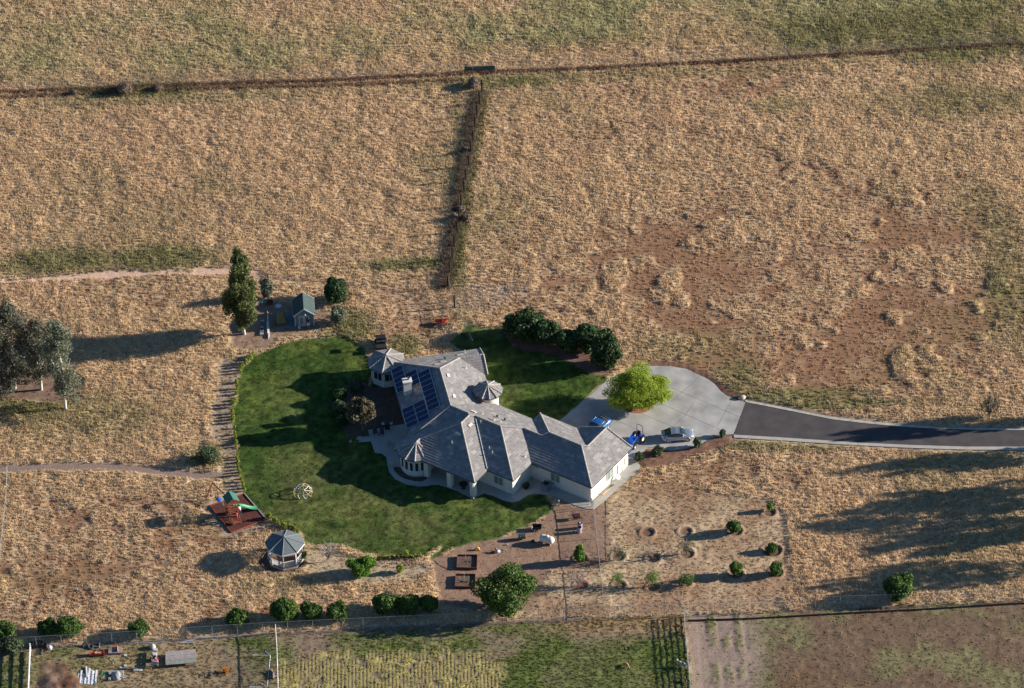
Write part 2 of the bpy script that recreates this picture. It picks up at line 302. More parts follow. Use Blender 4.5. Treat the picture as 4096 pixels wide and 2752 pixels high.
    gg = np.array([.115, .140, .038])*(.6+.8*m3); dd = pd*(.75+.5*m3); put(m, gg*g1+dd*(1-g1), .08*n3+.05, .55*g1[:, 0]+.25, .12, (gg*1.25)*g1+np.array([.34, .25, .13])*(1-g1))
    mb = m*np.clip((n1-.45)*3, 0, .8)*np.clip((x+66)/10, 0, 1)*np.clip((-25-x)/12, 0, 1); put(mb, np.array([.30, .22, .12])*(.7+.6*m3), .08*n3, .6, .12)
    mo = m*np.clip((x-2)/6, 0, 1)*np.clip((y+57.5)/2.5, 0, 1); put(mo*.8, np.array([.30, .20, .09])*(.7+.6*m3), .10*n3, .8, .14)
    m = soft(CROP, 1.6)*np.clip(.35+1.6*n2, 0, 1); rows = np.clip(.35+1.3*np.sin(2*math.pi*(x+.8*n1+.05*y)/.44)+(n3-.5)*2.6+(n2-.5)*2.2, 0, 1)[:, None]
    put(m, np.array([.38, .33, .12])*rows+np.array([.19, .14, .095])*(1-rows), .13*rows[:, 0], 1.*rows[:, 0], .11, np.array([.47, .42, .16])*(.8+.4*m3))
    m = soft(PAST_R, .3); g2 = np.clip((fbm(x, y, 5., 41, 4)-.50)*4, 0, .8)[:, None]; rr = np.clip((fbm(x, y, 16., 45, 3)-.42)*4, 0, 1)[:, None]
    dd = np.array([.155, .085, .044])*rr+np.array([.160, .108, .070])*(1-rr); put(m, (dd*(1-g2)+np.array([.19, .18, .085])*g2)*(.7+.6*m3), .09*n3, .22+.3*g2[:, 0], .09, np.array([.34, .27, .15])*(.7+.6*m3))
    g3 = m*ell(x, y, 1640, 1480, 75, 110, .5)*np.clip((n2-.40)*4, 0, 1)*(np.sin(2*math.pi*x/1.6) > -.3); put(m*ell(x, y, 1640, 1480, 90, 120, .4)*.8, np.array([.30, .22, .18])*(.85+.3*m3), .05*n3, .02, .05)
    put(g3*.8, np.array([.17, .17, .07]), .12, .6, .12, np.array([.26, .26, .10]))
    tr = np.clip(1-polydist(x, y, [gd(1590, 1410), gd(1600, 1568)])/.9, 0, 1); put(tr*.9, np.array([.34, .25, .20]), .0, 0)
    # orchard and garden
    dryp = np.array([.47, .345, .215])*(.75+.45*m3)*(.75+.4*m2); rs = np.clip((fbm(x, y, 4.5, 51, 4)-.40)*4, 0, 1)[:, None]
    put(soft(ORCH, .6), dryp*(1-rs*.75)+np.array([.29, .17, .105])*rs*.75, .09*n3+.03, .5, .10, dryp*1.05)
    put(soft(ORCH, .6)*ell(x, y, 1600, 1090, 170, 45, .8)*.75, np.array([.27, .155, .085])*(.7+.6*m3), .07*n3, .5, .10, np.array([.36, .23, .12])*(.7+.6*m3))
    put(soft(GARDEN, .5), np.array([.265, .168, .115])*(.72+.3*m3+.26*m2), .05*n3+.02*n2, .10, .07, np.array([.38, .25, .16]))
    put(soft(SHEDDIRT, .8), np.array([.25, .165, .115])*(.75+.5*m3), .05*n3, .12, .08, np.array([.3, .25, .12])); put(soft(HEDGEBED, .7)*.9, np.array([.31, .22, .155])*(.7+.6*m3)*(1-gr[:, None]*.2), .08*n3, .3, .10, np.array([.33, .29, .15])*(.7+.6*m3))
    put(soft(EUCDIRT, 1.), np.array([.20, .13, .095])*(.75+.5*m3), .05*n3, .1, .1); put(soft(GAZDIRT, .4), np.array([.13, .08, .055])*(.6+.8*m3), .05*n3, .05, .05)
    m = np.clip(1.35-polydist(x, y, PLAYPAD, True), 0, 1)*(~inpoly(x, y, PLAYPAD)); put(m*.8, np.array([.30, .22, .165])*(.75+.5*m3), .03*n3, .06, .06)
    put(soft(PATH_S, .12), np.array([.245, .175, .140])*(.86+.28*m3), .01, 0); put(soft(PATH_N, .45)*np.clip((n2-.12)*5, 0, 1), np.array([.56, .37, .27])*(.9+.2*m3), .01, 0)
    tr = np.clip(1-polydist(x, y, ov([(545,628),(650,640),(740,648),(860,660),(1000,705)]))/.9, 0, 1); put(tr*.6, np.array([.3, .18, .12])*(.7+.6*m3), .03, .2)
    # lawns
    for L_, wd in ((LAWN, .35), (LAWN_NE, .4)):
        m = soft(L_, wd); f1 = np.clip((fbm(x, y, 3.2, 61, 4)-.44)*3.6, 0, 1)[:, None]; f2 = np.clip((fbm(x, y, 8., 65, 3)-.48)*3.4, 0, 1)[:, None]
        f2 = np.clip(f2+.9*(ell(x, y, 830, 1190, 330, 60, .9)*m)[:, None]*np.clip((fbm(x, y, 1.6, 68, 3)-.42)*4, 0, 1)[:, None], 0, 1)
        c = np.array([.038, .068, .013])*(1-f1*.8)+np.array([.080, .104, .022])*f1*.8; c = c*(1-f2*.32)+np.array([.17, .14, .06])*f2*.32; c = c*(.58+.75*np.clip((m3-.25)*2., 0, 1)*(.7+.6*np.clip((fbm(x, y, .9, 73, 2)-.25)*2, 0, 1))[:, None])*1.12
        put(m, c, .05*n3+.02*n2, .35, .055, c*1.15)
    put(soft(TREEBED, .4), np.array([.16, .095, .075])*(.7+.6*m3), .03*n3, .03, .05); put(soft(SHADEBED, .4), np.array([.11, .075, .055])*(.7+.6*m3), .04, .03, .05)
    for p in (MULCH, MULCH2): put(soft(p, .2), np.array([.19, .105, .07])*(.55+.9*m3), .09*n3+.02, .08, .08, np.array([.3, .22, .15]))
    for Ln in (BAND_N, BAND_S):
        m = np.clip(1-polydist(x, y, Ln, True)/.8, 0, 1); put(m*.75, np.array([.26, .19, .145])*(.7+.6*m3), .02, .1)
    q = soft(ov([(700,1245),(790,1270),(860,1290),(960,1290),(985,1300),(940,1320),(850,1330),(760,1320),(700,1300)]), .6); put(q*.85, np.array([.40, .31, .20])*(.7+.6*m3), .05*n3, .3, .07)
    # worn strip below the near fence and along it
    fl = [G(*p) for p in [(-200,2606),(500,2572),(1100,2538),(1600,2512),(2300,2478)]]
    m = np.clip(1.-polydist(x, y, fl)/.8, 0, 1); put(m*.8, np.array([.19, .135, .115])*(.8+.4*m3), .0, .05)
    for c0, r in BASINS:
        d = np.hypot(x-c0[0], (y-c0[1])); ring = np.clip(1-abs(d-r)/.28, 0, 1); put(np.clip((r+.1-d)*3, 0, 1)*.9, np.array([.15, .09, .065])*(.7+.5*m3), .0, .0); h = h+ring*.17; dens = np.where(d < r+.4, dens*.2, dens)
    lump = fbm(x, y, .45, 71, 2); h = h+.03*lump
    for c0, r, hh in MOUNDS:
        d = np.hypot(x-c0[0], y-c0[1])/r; h = h+hh*np.clip(1-d*d, 0, 1)*(.75+.5*n3); m = np.clip((1.05-d)*3, 0, 1); put(m, (np.array([.105, .052, .032])*(1-np.clip(m2*2.4-.7, 0, 1))+np.array([.19, .125, .09])*np.clip(m2*2.4-.7, 0, 1))*(.6+.8*m3), h*1., .05, .06)
    hd = np.zeros(N, bool); near = np.zeros(N, bool)
    for p in HARD: i = inpoly(x, y, p); hd |= i
    for p in HARD: near |= (polydist(x, y, p, True) < .42)
    h = np.where(near, np.minimum(h, .02), h); h = np.where(hd, -.10, h); dens = np.where(hd | near, 0, dens)
    dens = np.where(inpoly(x, y, HOUSE_FOOT), 0, dens)
    return col, h, dens, th, tcol
# ------------------------------------------------------------------ frames of the house plan (measured from the photo)
def frm(a): r = rad(a); return np.array([math.cos(r), math.sin(r), 0.])
EA, EB = frm(-35.5), frm(54.5); SA, SB = frm(9.5), frm(99.5); ZE = 2.75; SL = .4167
def M_(a, b, z=ZE): p = EA*a+EB*b; return np.array([p[0], p[1], z])
def S_(a, b, z=ZE): p = SA*a+SB*b; return np.array([p[0], p[1], z])
def cross_(sa_, b_, z=ZE):
    q = np.linalg.solve(np.array([SA[:2], EB[:2]]), [sa_, b_]); return np.array([q[0], q[1], z])
CORN = cross_(-4.7, -14.2)
HOUSE_FOOT = [M_(25.9,-20.74), M_(25.9,-12.3), M_(19.1,-12.3), M_(13.1,-12.8), M_(13.1,-14.25), CORN, S_(-5.5,-3.7), S_(-16.3,-3.7), S_(-16.3,-20.), M_(1.5,-25), M_(1.5,-27), M_(5.8,-27.6), M_(13,-27.6), M_(13.0,-24.77), M_(16.9,-24.77), M_(16.9,-20.74)]
HOUSE_C = M_(12, -19, 0)
ORCHARD = [(390,625,.95),(700,640,.95),(1000,600,1.),(395,880,.9),(700,900,.85),(1005,870,.6),(1430,395,1.05),(1740,230,.9),(1765,570,1.3),(1440,780,1.),(1800,770,.95),(650,410,.95),(990,400,.9),(50,640,.9),(55,880,.9)]
BASINS = [(G(*zorch(x, y)), r) for x, y, r in ORCHARD]
MOUNDS = [(G(*zyard(870,880)), 1.0, .14), (G(*zyard(1130,1190)), 2.4, .26), (G(*zyard(900,1120)), 1.4, .16), (G(*zyard(1120,930)), 1.2, .10), (G(*zyard(1350,1200)), 1.3, .12), (G(*zyard(960,1280)), 1.8, .15)]
# ------------------------------------------------------------------ the ground as one sheet, fine where the photo sees it
def axis(lo, hi, step, far):
    a = np.arange(lo, hi, step); s = []; d = step; p = hi
    while p < far: d *= 1.5; p += d; s.append(p)
    q = []; d = step; p = lo
    while p > -far: d *= 1.5; p -= d; q.append(p)
    return np.array(q[::-1]+list(a)+s)
gx = axis(-76, 78, .22, 900); gy = axis(-74, 86, .26, 1100)
X, Y = np.meshgrid(gx, gy, indexing='ij'); xs = X.ravel(); ys = Y.ravel()
inner = (abs(xs) < 90) & (abs(ys) < 100)
col, h, dn, th, tcol = surface(xs, ys)
h = np.where(inner, h, 0)
V = np.stack([xs, ys, h], 1); nx, ny = len(gx), len(gy)
I = np.arange(nx*ny).reshape(nx, ny); F = np.stack([I[:-1, :-1].ravel(), I[1:, :-1].ravel(), I[1:, 1:].ravel(), I[:-1, 1:].ravel()], 1)
gm = bpy.data.materials.new('ground_cover'); gm.use_nodes = True; t = gm.node_tree; b = t.nodes['Principled BSDF']
b.inputs['Roughness'].default_value = .95; b.inputs['Specular IOR Level'].default_value = .1
at = t.nodes.new('ShaderNodeAttribute'); at.attribute_name = 'tint'; tc = t.nodes.new('ShaderNodeTexCoord')
n1 = t.nodes.new('ShaderNodeTexNoise'); n1.inputs['Scale'].default_value = 5.; n1.inputs['Detail'].default_value = 6; n1.inputs['Roughness'].default_value = .7
t.links.new(tc.outputs['Object'], n1.inputs['Vector'])
mr = t.nodes.new('ShaderNodeMapRange'); mr.inputs[1].default_value = .3; mr.inputs[2].default_value = .7; mr.inputs[3].default_value = .62; mr.inputs[4].default_value = 1.38
t.links.new(n1.outputs[0], mr.inputs[0]); vm = t.nodes.new('ShaderNodeVectorMath'); vm.operation = 'SCALE'
t.links.new(at.outputs['Color'], vm.inputs[0]); t.links.new(mr.outputs[0], vm.inputs['Scale']); t.links.new(vm.outputs[0], b.inputs['Base Color'])
bp = t.nodes.new('ShaderNodeBump'); bp.inputs['Strength'].default_value = .6; bp.inputs['Distance'].default_value = .06
t.links.new(n1.outputs[0], bp.inputs['Height']); t.links.new(bp.outputs[0], b.inputs['Normal'])
g = np_mesh('ground', V, F, gm, tint=np.concatenate([col, np.ones((len(col), 1))], 1), smooth=True); tag(g, kind='structure')
# ------------------------------------------------------------------ grass tufts standing on it
def bilerp_h(x, y):
    ix = np.clip(np.searchsorted(gx, x)-1, 0, nx-2); iy = np.clip(np.searchsorted(gy, y)-1, 0, ny-2)
    fx = (x-gx[ix])/(gx[ix+1]-gx[ix]); fy = (y-gy[iy])/(gy[iy+1]-gy[iy]); H = h.reshape(nx, ny)
    return (H[ix, iy]*(1-fx)+H[ix+1, iy]*fx)*(1-fy)+(H[ix, iy+1]*(1-fx)+H[ix+1, iy+1]*fx)*fy
def H0(x, y): return float(bilerp_h(np.array([x]), np.array([y]))[0])
st = .33; ax_ = np.arange(-76, 78, st); ay_ = np.arange(-74, 86, st); TX, TY = np.meshgrid(ax_, ay_); TX = TX.ravel(); TY = TY.ravel()
TX = TX+(RN.rand(len(TX))-.5)*st*1.3; TY = TY+(RN.rand(len(TY))-.5)*st*1.3
_, _, td, tt, tcl = surface(TX, TY)
keep = RN.rand(len(TX)) < td; TX, TY, tt, tcl = TX[keep], TY[keep], tt[keep], tcl[keep]
def blades(px, py, pz, hh, cc, K, wd, lean):
    n = len(px); r = lambda *s: RN.rand(*s)
    ang = r(n, K)*2*math.pi; rr = r(n, K)*.20; hgt = hh[:, None]*(.55+.75*r(n, K)); ln = lean*hgt*(.3+r(n, K))
    bx = px[:, None]+rr*np.cos(ang); by = py[:, None]+rr*np.sin(ang); a2 = r(n, K)*2*math.pi; w_ = wd*(.6+.8*r(n, K))
    P = np.zeros((n, K, 3, 3)); P[..., 0, 0] = bx-w_*np.cos(a2); P[..., 0, 1] = by-w_*np.sin(a2); P[..., 1, 0] = bx+w_*np.cos(a2); P[..., 1, 1] = by+w_*np.sin(a2)
    P[..., 0, 2] = pz[:, None]-.03; P[..., 1, 2] = pz[:, None]-.03
    P[..., 2, 0] = bx+ln*np.cos(ang); P[..., 2, 1] = by+ln*np.sin(ang); P[..., 2, 2] = pz[:, None]+hgt
    c = cc[:, None, :]*(.80+.42*r(n, K, 1)); c = np.concatenate([c, np.ones((n, K, 1))], 2)
    return P.reshape(-1, 3), c.reshape(-1, 4)
def blade_mesh(name, P, c, m, parent=None):
    F = np.arange(len(P)).reshape(-1, 3); return np_mesh(name, P, F, m, parent, tint=c)
gmat = bpy.data.materials.new('grass_blade'); gmat.use_nodes = True; t = gmat.node_tree; b = t.nodes['Principled BSDF']; b.inputs['Roughness'].default_value = .75; b.inputs['Specular IOR Level'].default_value = .2
at = t.nodes.new('ShaderNodeAttribute'); at.attribute_name = 'tint'; t.links.new(at.outputs['Color'], b.inputs['Base Color'])
tr = t.nodes.new('ShaderNodeBsdfTranslucent'); ms = t.nodes.new('ShaderNodeMixShader'); ms.inputs[0].default_value = .5; t.links.new(at.outputs['Color'], tr.inputs[0])
o = t.nodes['Material Output']; t.links.new(b.outputs[0], ms.inputs[1]); t.links.new(tr.outputs[0], ms.inputs[2]); t.links.new(ms.outputs[0], o.inputs[0])
P, c = blades(TX, TY, bilerp_h(TX, TY), tt, tcl, 9, .060, .55)
tag(blade_mesh('dry_grass', P, c, gmat), 'dry straw grass and low weeds covering the fields and verges', 'grass', kind='stuff')
# brown dead weeds caught along the two fence lines
def weed_band(name, pts, wd, hh, n, colr, label):
    pts = [np.array(p[:2]) for p in pts]; seg = [np.linalg.norm(b-a) for a, b in zip(pts, pts[1:])]; tot = sum(seg)
    xs_, ys_ = [], []
    for _ in range(n):
        s = rnd.random()*tot
        for (a, b), L in zip(zip(pts, pts[1:]), seg):
            if s <= L: q = a+(b-a)*s/L; break
            s -= L
        xs_.append(q[0]+rnd.gauss(0, wd)); ys_.append(q[1]+rnd.gauss(0, wd))
    xs_ = np.array(xs_); ys_ = np.array(ys_); cc = np.array(colr)[None]*(.6+.8*RN.rand(n, 1))
    P, c = blades(xs_, ys_, bilerp_h(xs_, ys_), np.full(n, hh)*(.5+RN.rand(n)), cc, 8, .05, 1.2)
    tag(blade_mesh(name, P, c, gmat), label, 'weeds', kind='stuff')
# ------------------------------------------------------------------ paved sheets
conc = mat('concrete', (.345, .330, .305), .85, noise=.24, nscale=.45, bump=.15, bscale=8); conc2 = mat('concrete_walk', (.36, .34, .30), .85, noise=.12, nscale=.6, bump=.1)
def slab(name, poly, z1, m, z0=-.18, sm=0):
    if sm: poly = smooth_closed(poly, sm)
    o = MB().prism(poly, z0, z1).build(name, m); tag(o, kind='structure'); return o
slab('driveway', DRIVE, .06, conc); slab('walkway', WALK, .05, conc2)
asph = mat('asphalt', (.070, .061, .060), .9, noise=.22, nscale=.6, bump=.2, bscale=30); slab('road', ROAD, .05, asph)
verge = mat('pale_verge', (.42, .38, .32), .9, noise=.22, nscale=1.6, bump=.3, bscale=12); slab('road_verge', BAND_N, .09, verge); slab('road_verge', BAND_S, .09, mat('pale_verge_near', (.40, .37, .32), .9, noise=.1, nscale=1.2, bump=.15, bscale=12))
jm = mat('joint', (.16, .145, .125), .9); J_ = MB()
for L_ in [[(1370,425),(1660,552),(2000,700),(2168,768)],[(1240,605),(1560,745),(1940,912)],[(930,685),(1200,795),(1400,880)],[(660,765),(900,870),(1160,985)],[(1720,290),(1560,440),(1380,590)],[(2062,600),(1990,720),(1905,880)],[(1640,600),(1540,750),(1400,880)]]:
    p = GP(zdrive, L_)
    for a, b in zip(p, p[1:]): J_.bar((a[0], a[1], .060), (b[0], b[1], .060), .045, .008)
tag(J_.build('driveway_joint', jm), kind='structure')
J_ = MB()
for L_ in [[(1100,1070),(1010,1230)],]: pass
for L_ in [[(1940,770),(2060,800)],[(1760,940),(1900,1000)],[(1560,1130),(1640,1180)],[(1430,1285),(1260,1310)]]:
    p = GP(zb, L_)
    for a, b in zip(p, p[1:]): J_.bar((a[0], a[1], .050), (b[0], b[1], .050), .04, .008)
tag(J_.build('walkway_joint', jm), kind='structure')
bedm = mat('bed_mulch', (.085, .055, .042), .95, noise=.4, nscale=5, bump=.5)
slab('planting_bed', smooth_closed(GP(zd, [(548,870),(560,840),(640,850),(700,930),(800,965),(930,960),(970,975),(930,1005),(860,1020),(700,990),(610,940)], .07), 3), .075, bedm, .02)
for nm, q in (('stepping_slab', [(535,1215),(615,1212),(612,1293),(508,1290)]), ('stepping_slab', [(632,1208),(800,1205),(812,1278),(640,1292),(618,1250)])):
    slab(nm, GP(zpat, q), .05, conc2, -.05)
islb = mat('brick_mulch', (.30, .13, .07), .95, noise=.4, nscale=4, bump=.4)
c0 = G(*zdrive(1000,640)); slab('tree_island', [(c0[0]+1.9*math.cos(a*math.pi/12), c0[1]+1.5*math.sin(a*math.pi/12)) for a in range(24)], .075, islb)
# ------------------------------------------------------------------ the house
cream = mat('stucco', (.60, .575, .51), .9, noise=.05, nscale=2, bump=.08, bscale=40); capm = mat('ridge_tile', (.31, .285, .26), .85, noise=.18, nscale=2.2)
fasc = mat('fascia', (.075, .085, .08), .6); glassd = mat('glass_dark', (.02, .025, .03), .08, spec=.8); framew = mat('frame_white', (.62, .60, .54), .6)
glassg = mat('glass_blind', (.16, .20, .18), .25, spec=.6); sofm = mat('soffit', (.45, .40, .33), .9)
def tile_mat(name, c1, c2, c3, bw=.33, rh=.36, off=.5, bstr=1.):
    m = bpy.data.materials.new(name); m.use_nodes = True; t = m.node_tree; b = t.nodes['Principled BSDF']; b.inputs['Roughness'].default_value = .85; b.inputs['Specular IOR Level'].default_value = .25
    uv = t.nodes.new('ShaderNodeUVMap'); br = t.nodes.new('ShaderNodeTexBrick'); t.links.new(uv.outputs[0], br.inputs['Vector'])
    br.inputs['Scale'].default_value = 1.; br.inputs['Brick Width'].default_value = bw; br.inputs['Row Height'].default_value = rh; br.inputs['Mortar Size'].default_value = .006
    br.inputs['Color1'].default_value = (*c1, 1); br.inputs['Color2'].default_value = (*c2, 1); br.inputs['Mortar'].default_value = (*[c*.35 for c in c1], 1); br.inputs['Bias'].default_value = -.1
    n = t.nodes.new('ShaderNodeTexNoise'); n.inputs['Scale'].default_value = .9; n.inputs['Detail'].default_value = 2; t.links.new(uv.outputs[0], n.inputs['Vector'])
    # second, coarser brick pattern tints runs of tiles
    b2 = t.nodes.new('ShaderNodeTexBrick'); t.links.new(uv.outputs[0], b2.inputs['Vector']); b2.inputs['Scale'].default_value = 1.
    b2.inputs['Brick Width'].default_value = bw*2; b2.inputs['Row Height'].default_value = rh; b2.inputs['Mortar Size'].default_value = 0
    b2.inputs['Color1'].default_value = (0, 0, 0, 1); b2.inputs['Color2'].default_value = (1, 1, 1, 1); b2.offset = .37
    mr = t.nodes.new('ShaderNodeMath'); mr.operation = 'MULTIPLY'; t.links.new(b2.outputs[0], mr.inputs[0]); t.links.new(n.outputs[0], mr.inputs[1])
    mp = t.nodes.new('ShaderNodeMapRange'); mp.inputs[1].default_value = .30; mp.inputs[2].default_value = .62; mp.inputs[3].default_value = 0; mp.inputs[4].default_value = .75; t.links.new(mr.outputs[0], mp.inputs[0])
    mx = t.nodes.new('ShaderNodeMix'); mx.data_type = 'RGBA'; mx.inputs[7].default_value = (*c3, 1)
    t.links.new(mp.outputs[0], mx.inputs[0]); t.links.new(br.outputs[0], mx.inputs[6]); t.links.new(mx.outputs[2], b.inputs['Base Color'])
    sp = t.nodes.new('ShaderNodeSeparateXYZ'); t.links.new(uv.outputs[0], sp.inputs[0])
    dv = t.nodes.new('ShaderNodeMath'); dv.operation = 'DIVIDE'; dv.inputs[1].default_value = rh; t.links.new(sp.outputs[1], dv.inputs[0])
    fr = t.nodes.new('ShaderNodeMath'); fr.operation = 'FRACT'; t.links.new(dv.outputs[0], fr.inputs[0])
    iv = t.nodes.new('ShaderNodeMath'); iv.operation = 'SUBTRACT'; iv.inputs[0].default_value = 1.; t.links.new(fr.outputs[0], iv.inputs[1])
    bp = t.nodes.new('ShaderNodeBump'); bp.inputs['Strength'].default_value = bstr; bp.inputs['Distance'].default_value = .045
    t.links.new(iv.outputs[0], bp.inputs['Height']); t.links.new(bp.outputs[0], b.inputs['Normal']); return m
tile = tile_mat('roof_tile', (.205, .190, .182), (.268, .252, .240), (.40, .38, .365), bstr=0.)
house = empty('house', (0, 0, 0), 'cream stucco house with grey tiled hip roofs, round turret and solar panels', 'house')
R_ = dict(A=M_(26.3,-21.14), B=M_(26.3,-11.95), r1=M_(21.94,-16.785,4.565), g1=M_(22.5,-16.23,4.333), ge=M_(22.5,-11.95,4.333), Lg=M_(18.7,-11.95), L=M_(18.7,-12.43), K=M_(12.75,-12.43),
 r2=M_(17.1,-16.785,4.565), X=M_(16.4,-17.495,4.269), J=M_(12.75,-13.85), R=M_(13.65,-17.495,4.269), E2=M_(17.3,-21.14), Q=M_(11.64,-19.51,5.108), Qe=M_(17.3,-25.17), Hi=M_(13.42,-25.17),
 Y=M_(7.76,-19.51,5.108), He=M_(13.42,-27.99), P=M_(7.26,-21.83,5.317), T=M_(7.26,-20.01,5.317), V=M_(6.76,-19.51,5.108), U=cross_(-10.9,-19.51,5.14), X2=M_(1.87,-24.4,3.07), WS=M_(1.1,-24.72), G0=M_(1.1,-27.99),
 pk=S_(-10.9,-9.1,5.167), WN=S_(-16.7,-3.3), n1=S_(-7.82,-6.02,3.883), ng=S_(-4.75,-6.02,3.883), NE=S_(-4.75,-3.3), TE=S_(-4.75,-8.74), TV=S_(-5.1,-8.74), EM=cross_(-5.1,-13.85))
FACES = [(['E2','A','r1','r2','X','R'], -EB), (['A','B','ge','g1','r1'], EA), (['Lg','L','g1','ge'], -EA), (['L','K','r2','r1','g1'], EB), (['K','J','X','r2'], -EA), (['J','EM','U','V','T','Y','Q','R','X'], EB),
 (['Qe','E2','R','Q'], EA), (['Hi','Qe','Q','Y'], -EB), (['He','Hi','Y','T','P'], EA), (['G0','He','P'], -EB), (['WS','G0','P','T','V','X2'], -EA), (['X2','V','U'], -EB), (['WN','WS','X2','U','pk'], -SA),
 (['NE','WN','pk','n1','ng'], SB), (['TV','TE','ng','n1'], -SB), (['EM','TV','n1','pk','U'], SA)]
def face_uv(pts, down):
    s = math.sqrt(1+SL*SL); al = np.array([-down[1], down[0], 0]); return [(float(p@al)+50, float(-(p@down))*s+50) for p in pts]
rb = MB(); edges = {}
def clipv(P, v0, keep_above):
    out = []
    for i in range(len(P)):
        a, b = P[i], P[(i+1) % len(P)]; ia = (a[1] >= v0) == keep_above; ib = (b[1] >= v0) == keep_above
        if ia: out.append(a)
        if ia != ib: t = (v0-a[1])/(b[1]-a[1]); out.append((a[0]+(b[0]-a[0])*t, v0))
    return out
RH = .36; LIFT = .042
def courses(mb, pts, down):
    s_ = math.sqrt(1+SL*SL); al = np.array([-down[1], down[0], 0]); uv = face_uv(pts, down); p0 = pts[0]; u0, v0_ = uv[0]
    n = np.zeros(3)
    for i in range(len(pts)): n += np.cross(pts[i], pts[(i+1) % len(pts)])
    n = n/np.linalg.norm(n); slope = float(-(n[:2]@down[:2])/n[2])*-1   # z falls along down
    def back(u, v, lift): q = p0+al*(u-u0)-down*((v-v0_)/s_); z = p0[2]-(n[0]*(q[0]-p0[0])+n[1]*(q[1]-p0[1]))/n[2]; return (q[0], q[1], z+lift)
    vmin = min(q[1] for q in uv); vmax = max(q[1] for q in uv); k = math.floor(vmin/RH)
    while k*RH < vmax:
        a, b = k*RH, (k+1)*RH; P = clipv(clipv(uv, a, True), b, False) if True else None; k += 1
        if len(P) < 3: continue
        mb.add([back(u, v, LIFT*(1-(v-a)/RH)) for u, v in P], [tuple(range(len(P)))], False, [P])
        lo = [u for u, v in P if abs(v-a) < 1e-6]
        if len(lo) >= 2:
            l0, l1 = min(lo), max(lo); q = [(l0, a), (l1, a)]; mb.add([back(l0, a, -.01), back(l1, a, -.01), back(l1, a, LIFT), back(l0, a, LIFT)], [(0, 1, 2, 3)], False, [[(l0, a+.1), (l1, a+.1), (l1, a+.2), (l0, a+.2)]])
def add_face(mb, names, down):
    pts = [R_[n] for n in names]; nrm = np.zeros(3)
    for i in range(len(pts)): nrm += np.cross(pts[i], pts[(i+1) % len(pts)])
    if nrm[2] < 0: names = names[::-1]; pts = pts[::-1]
    courses(mb, pts, down)
    for i in range(len(names)): edges.setdefault(frozenset((names[i], names[(i+1) % len(names)])), []).append(1)
for nms, dn_ in FACES: add_face(rb, list(nms), dn_)
# bay ridge, bay cone, octagon and turret cones share the tile
def cone_roof(mb, c, R, rise, n, a0, zb_):
    for i in range(n):
        t0, t1 = a0+2*math.pi*i/n, a0+2*math.pi*(i+1)/n; tm = (t0+t1)/2; p0 = np.array([c[0]+R*math.cos(t0), c[1]+R*math.sin(t0), zb_]); p1 = np.array([c[0]+R*math.cos(t1), c[1]+R*math.sin(t1), zb_]); p2 = np.array([c[0], c[1], zb_+rise])
        courses(mb, [p0, p1, p2], np.array([math.cos(tm), math.sin(tm), 0]))
BAY = M_(3.5, -26.35, 0); OCT = np.array([-16.06, -5.85, 0]); TUR = M_(5.62, -13.5, 0); TZ = 4.15
cone_roof(rb, BAY, 2.55, 1.02, 12, rad(-35.5), ZE-.01); cone_roof(rb, OCT, 2.54, 1.0, 8, rad(32), ZE-.012); cone_roof(rb, TUR, 1.9, .86, 12, rad(5), TZ)
q = [M_(3.5,-26.35,3.765), M_(3.5,-25.45,3.765), M_(6.,-25.45,2.72), M_(6.,-26.35,2.72)]; rb.add(q, [(3, 2, 1, 0)][::1], False, [face_uv(q[::-1], EA)])
q = [M_(3.5,-25.45,3.765), M_(3.5,-26.35,3.765), M_(1.2,-26.35,2.80), M_(1.2,-25.45,2.80)]; rb.add(q, [(3, 2, 1, 0)], False, [face_uv(q[::-1], -EA)])
rb.build('roof', tile, house)
caps = MB()
def cap(a, b, r=.115): a = np.array(a)+[0, 0, .02]; b = np.array(b)+[0, 0, .02]; n = max(1, int(np.linalg.norm(b-a)/.42)); [caps.tube(a+(b-a)*i/n, a+(b-a)*(i+1)/n, r*1.08, r*.88, 8) for i in range(n)]
for s in 'A-r1 r1-r2 X-R R-Q Q-Qe Q-Y K-r2 X-r2 g1-ge g1-r1 P-He P-T P-G0 T-Y T-V V-U U-pk U-X2 pk-WN pk-n1 n1-ng ng-NE ng-TE ge-B ge-Lg'.split():
    a, b = s.split('-'); cap(R_[a], R_[b])
for c, R, rise, n, a0, z in ((OCT, 2.54, 1.0, 8, 32, ZE-.012), (TUR, 1.9, .86, 12, 5, TZ)):
    for i in range(n): t_ = rad(a0)+2*math.pi*i/n; cap((c[0]+R*math.cos(t_), c[1]+R*math.sin(t_), z), (c[0], c[1], z+rise), .10)
    caps.ball((c[0], c[1], z+rise+.08), (.2, .2, .16))
for i in range(12):
    t_ = rad(-35.5)+2*math.pi*i/12; d = math.degrees(t_) % 360
    if 150 < d < 345: cap((BAY[0]+2.55*math.cos(t_), BAY[1]+2.55*math.sin(t_), ZE), (BAY[0], BAY[1], ZE+1.02), .10)
cap(M_(3.5,-26.35,3.77), M_(3.5,-25.45,3.77))
caps.build('ridge_cap', capm, house)
fb = MB(); sf = MB()
def fascia_edge(a, b, drop=.17):
    d = np.array([b[0]-a[0], b[1]-a[1], 0]); L = np.linalg.norm(d); d = d/L; u = (0, 0, 1)
    fb.bar(np.array(a)+[0, 0, -.075], np.array(b)+[0, 0, -.075], .05, .13)
for e, k in edges.items():
    if len(k) == 1: a, b = tuple(e); fascia_edge(R_[a], R_[b])
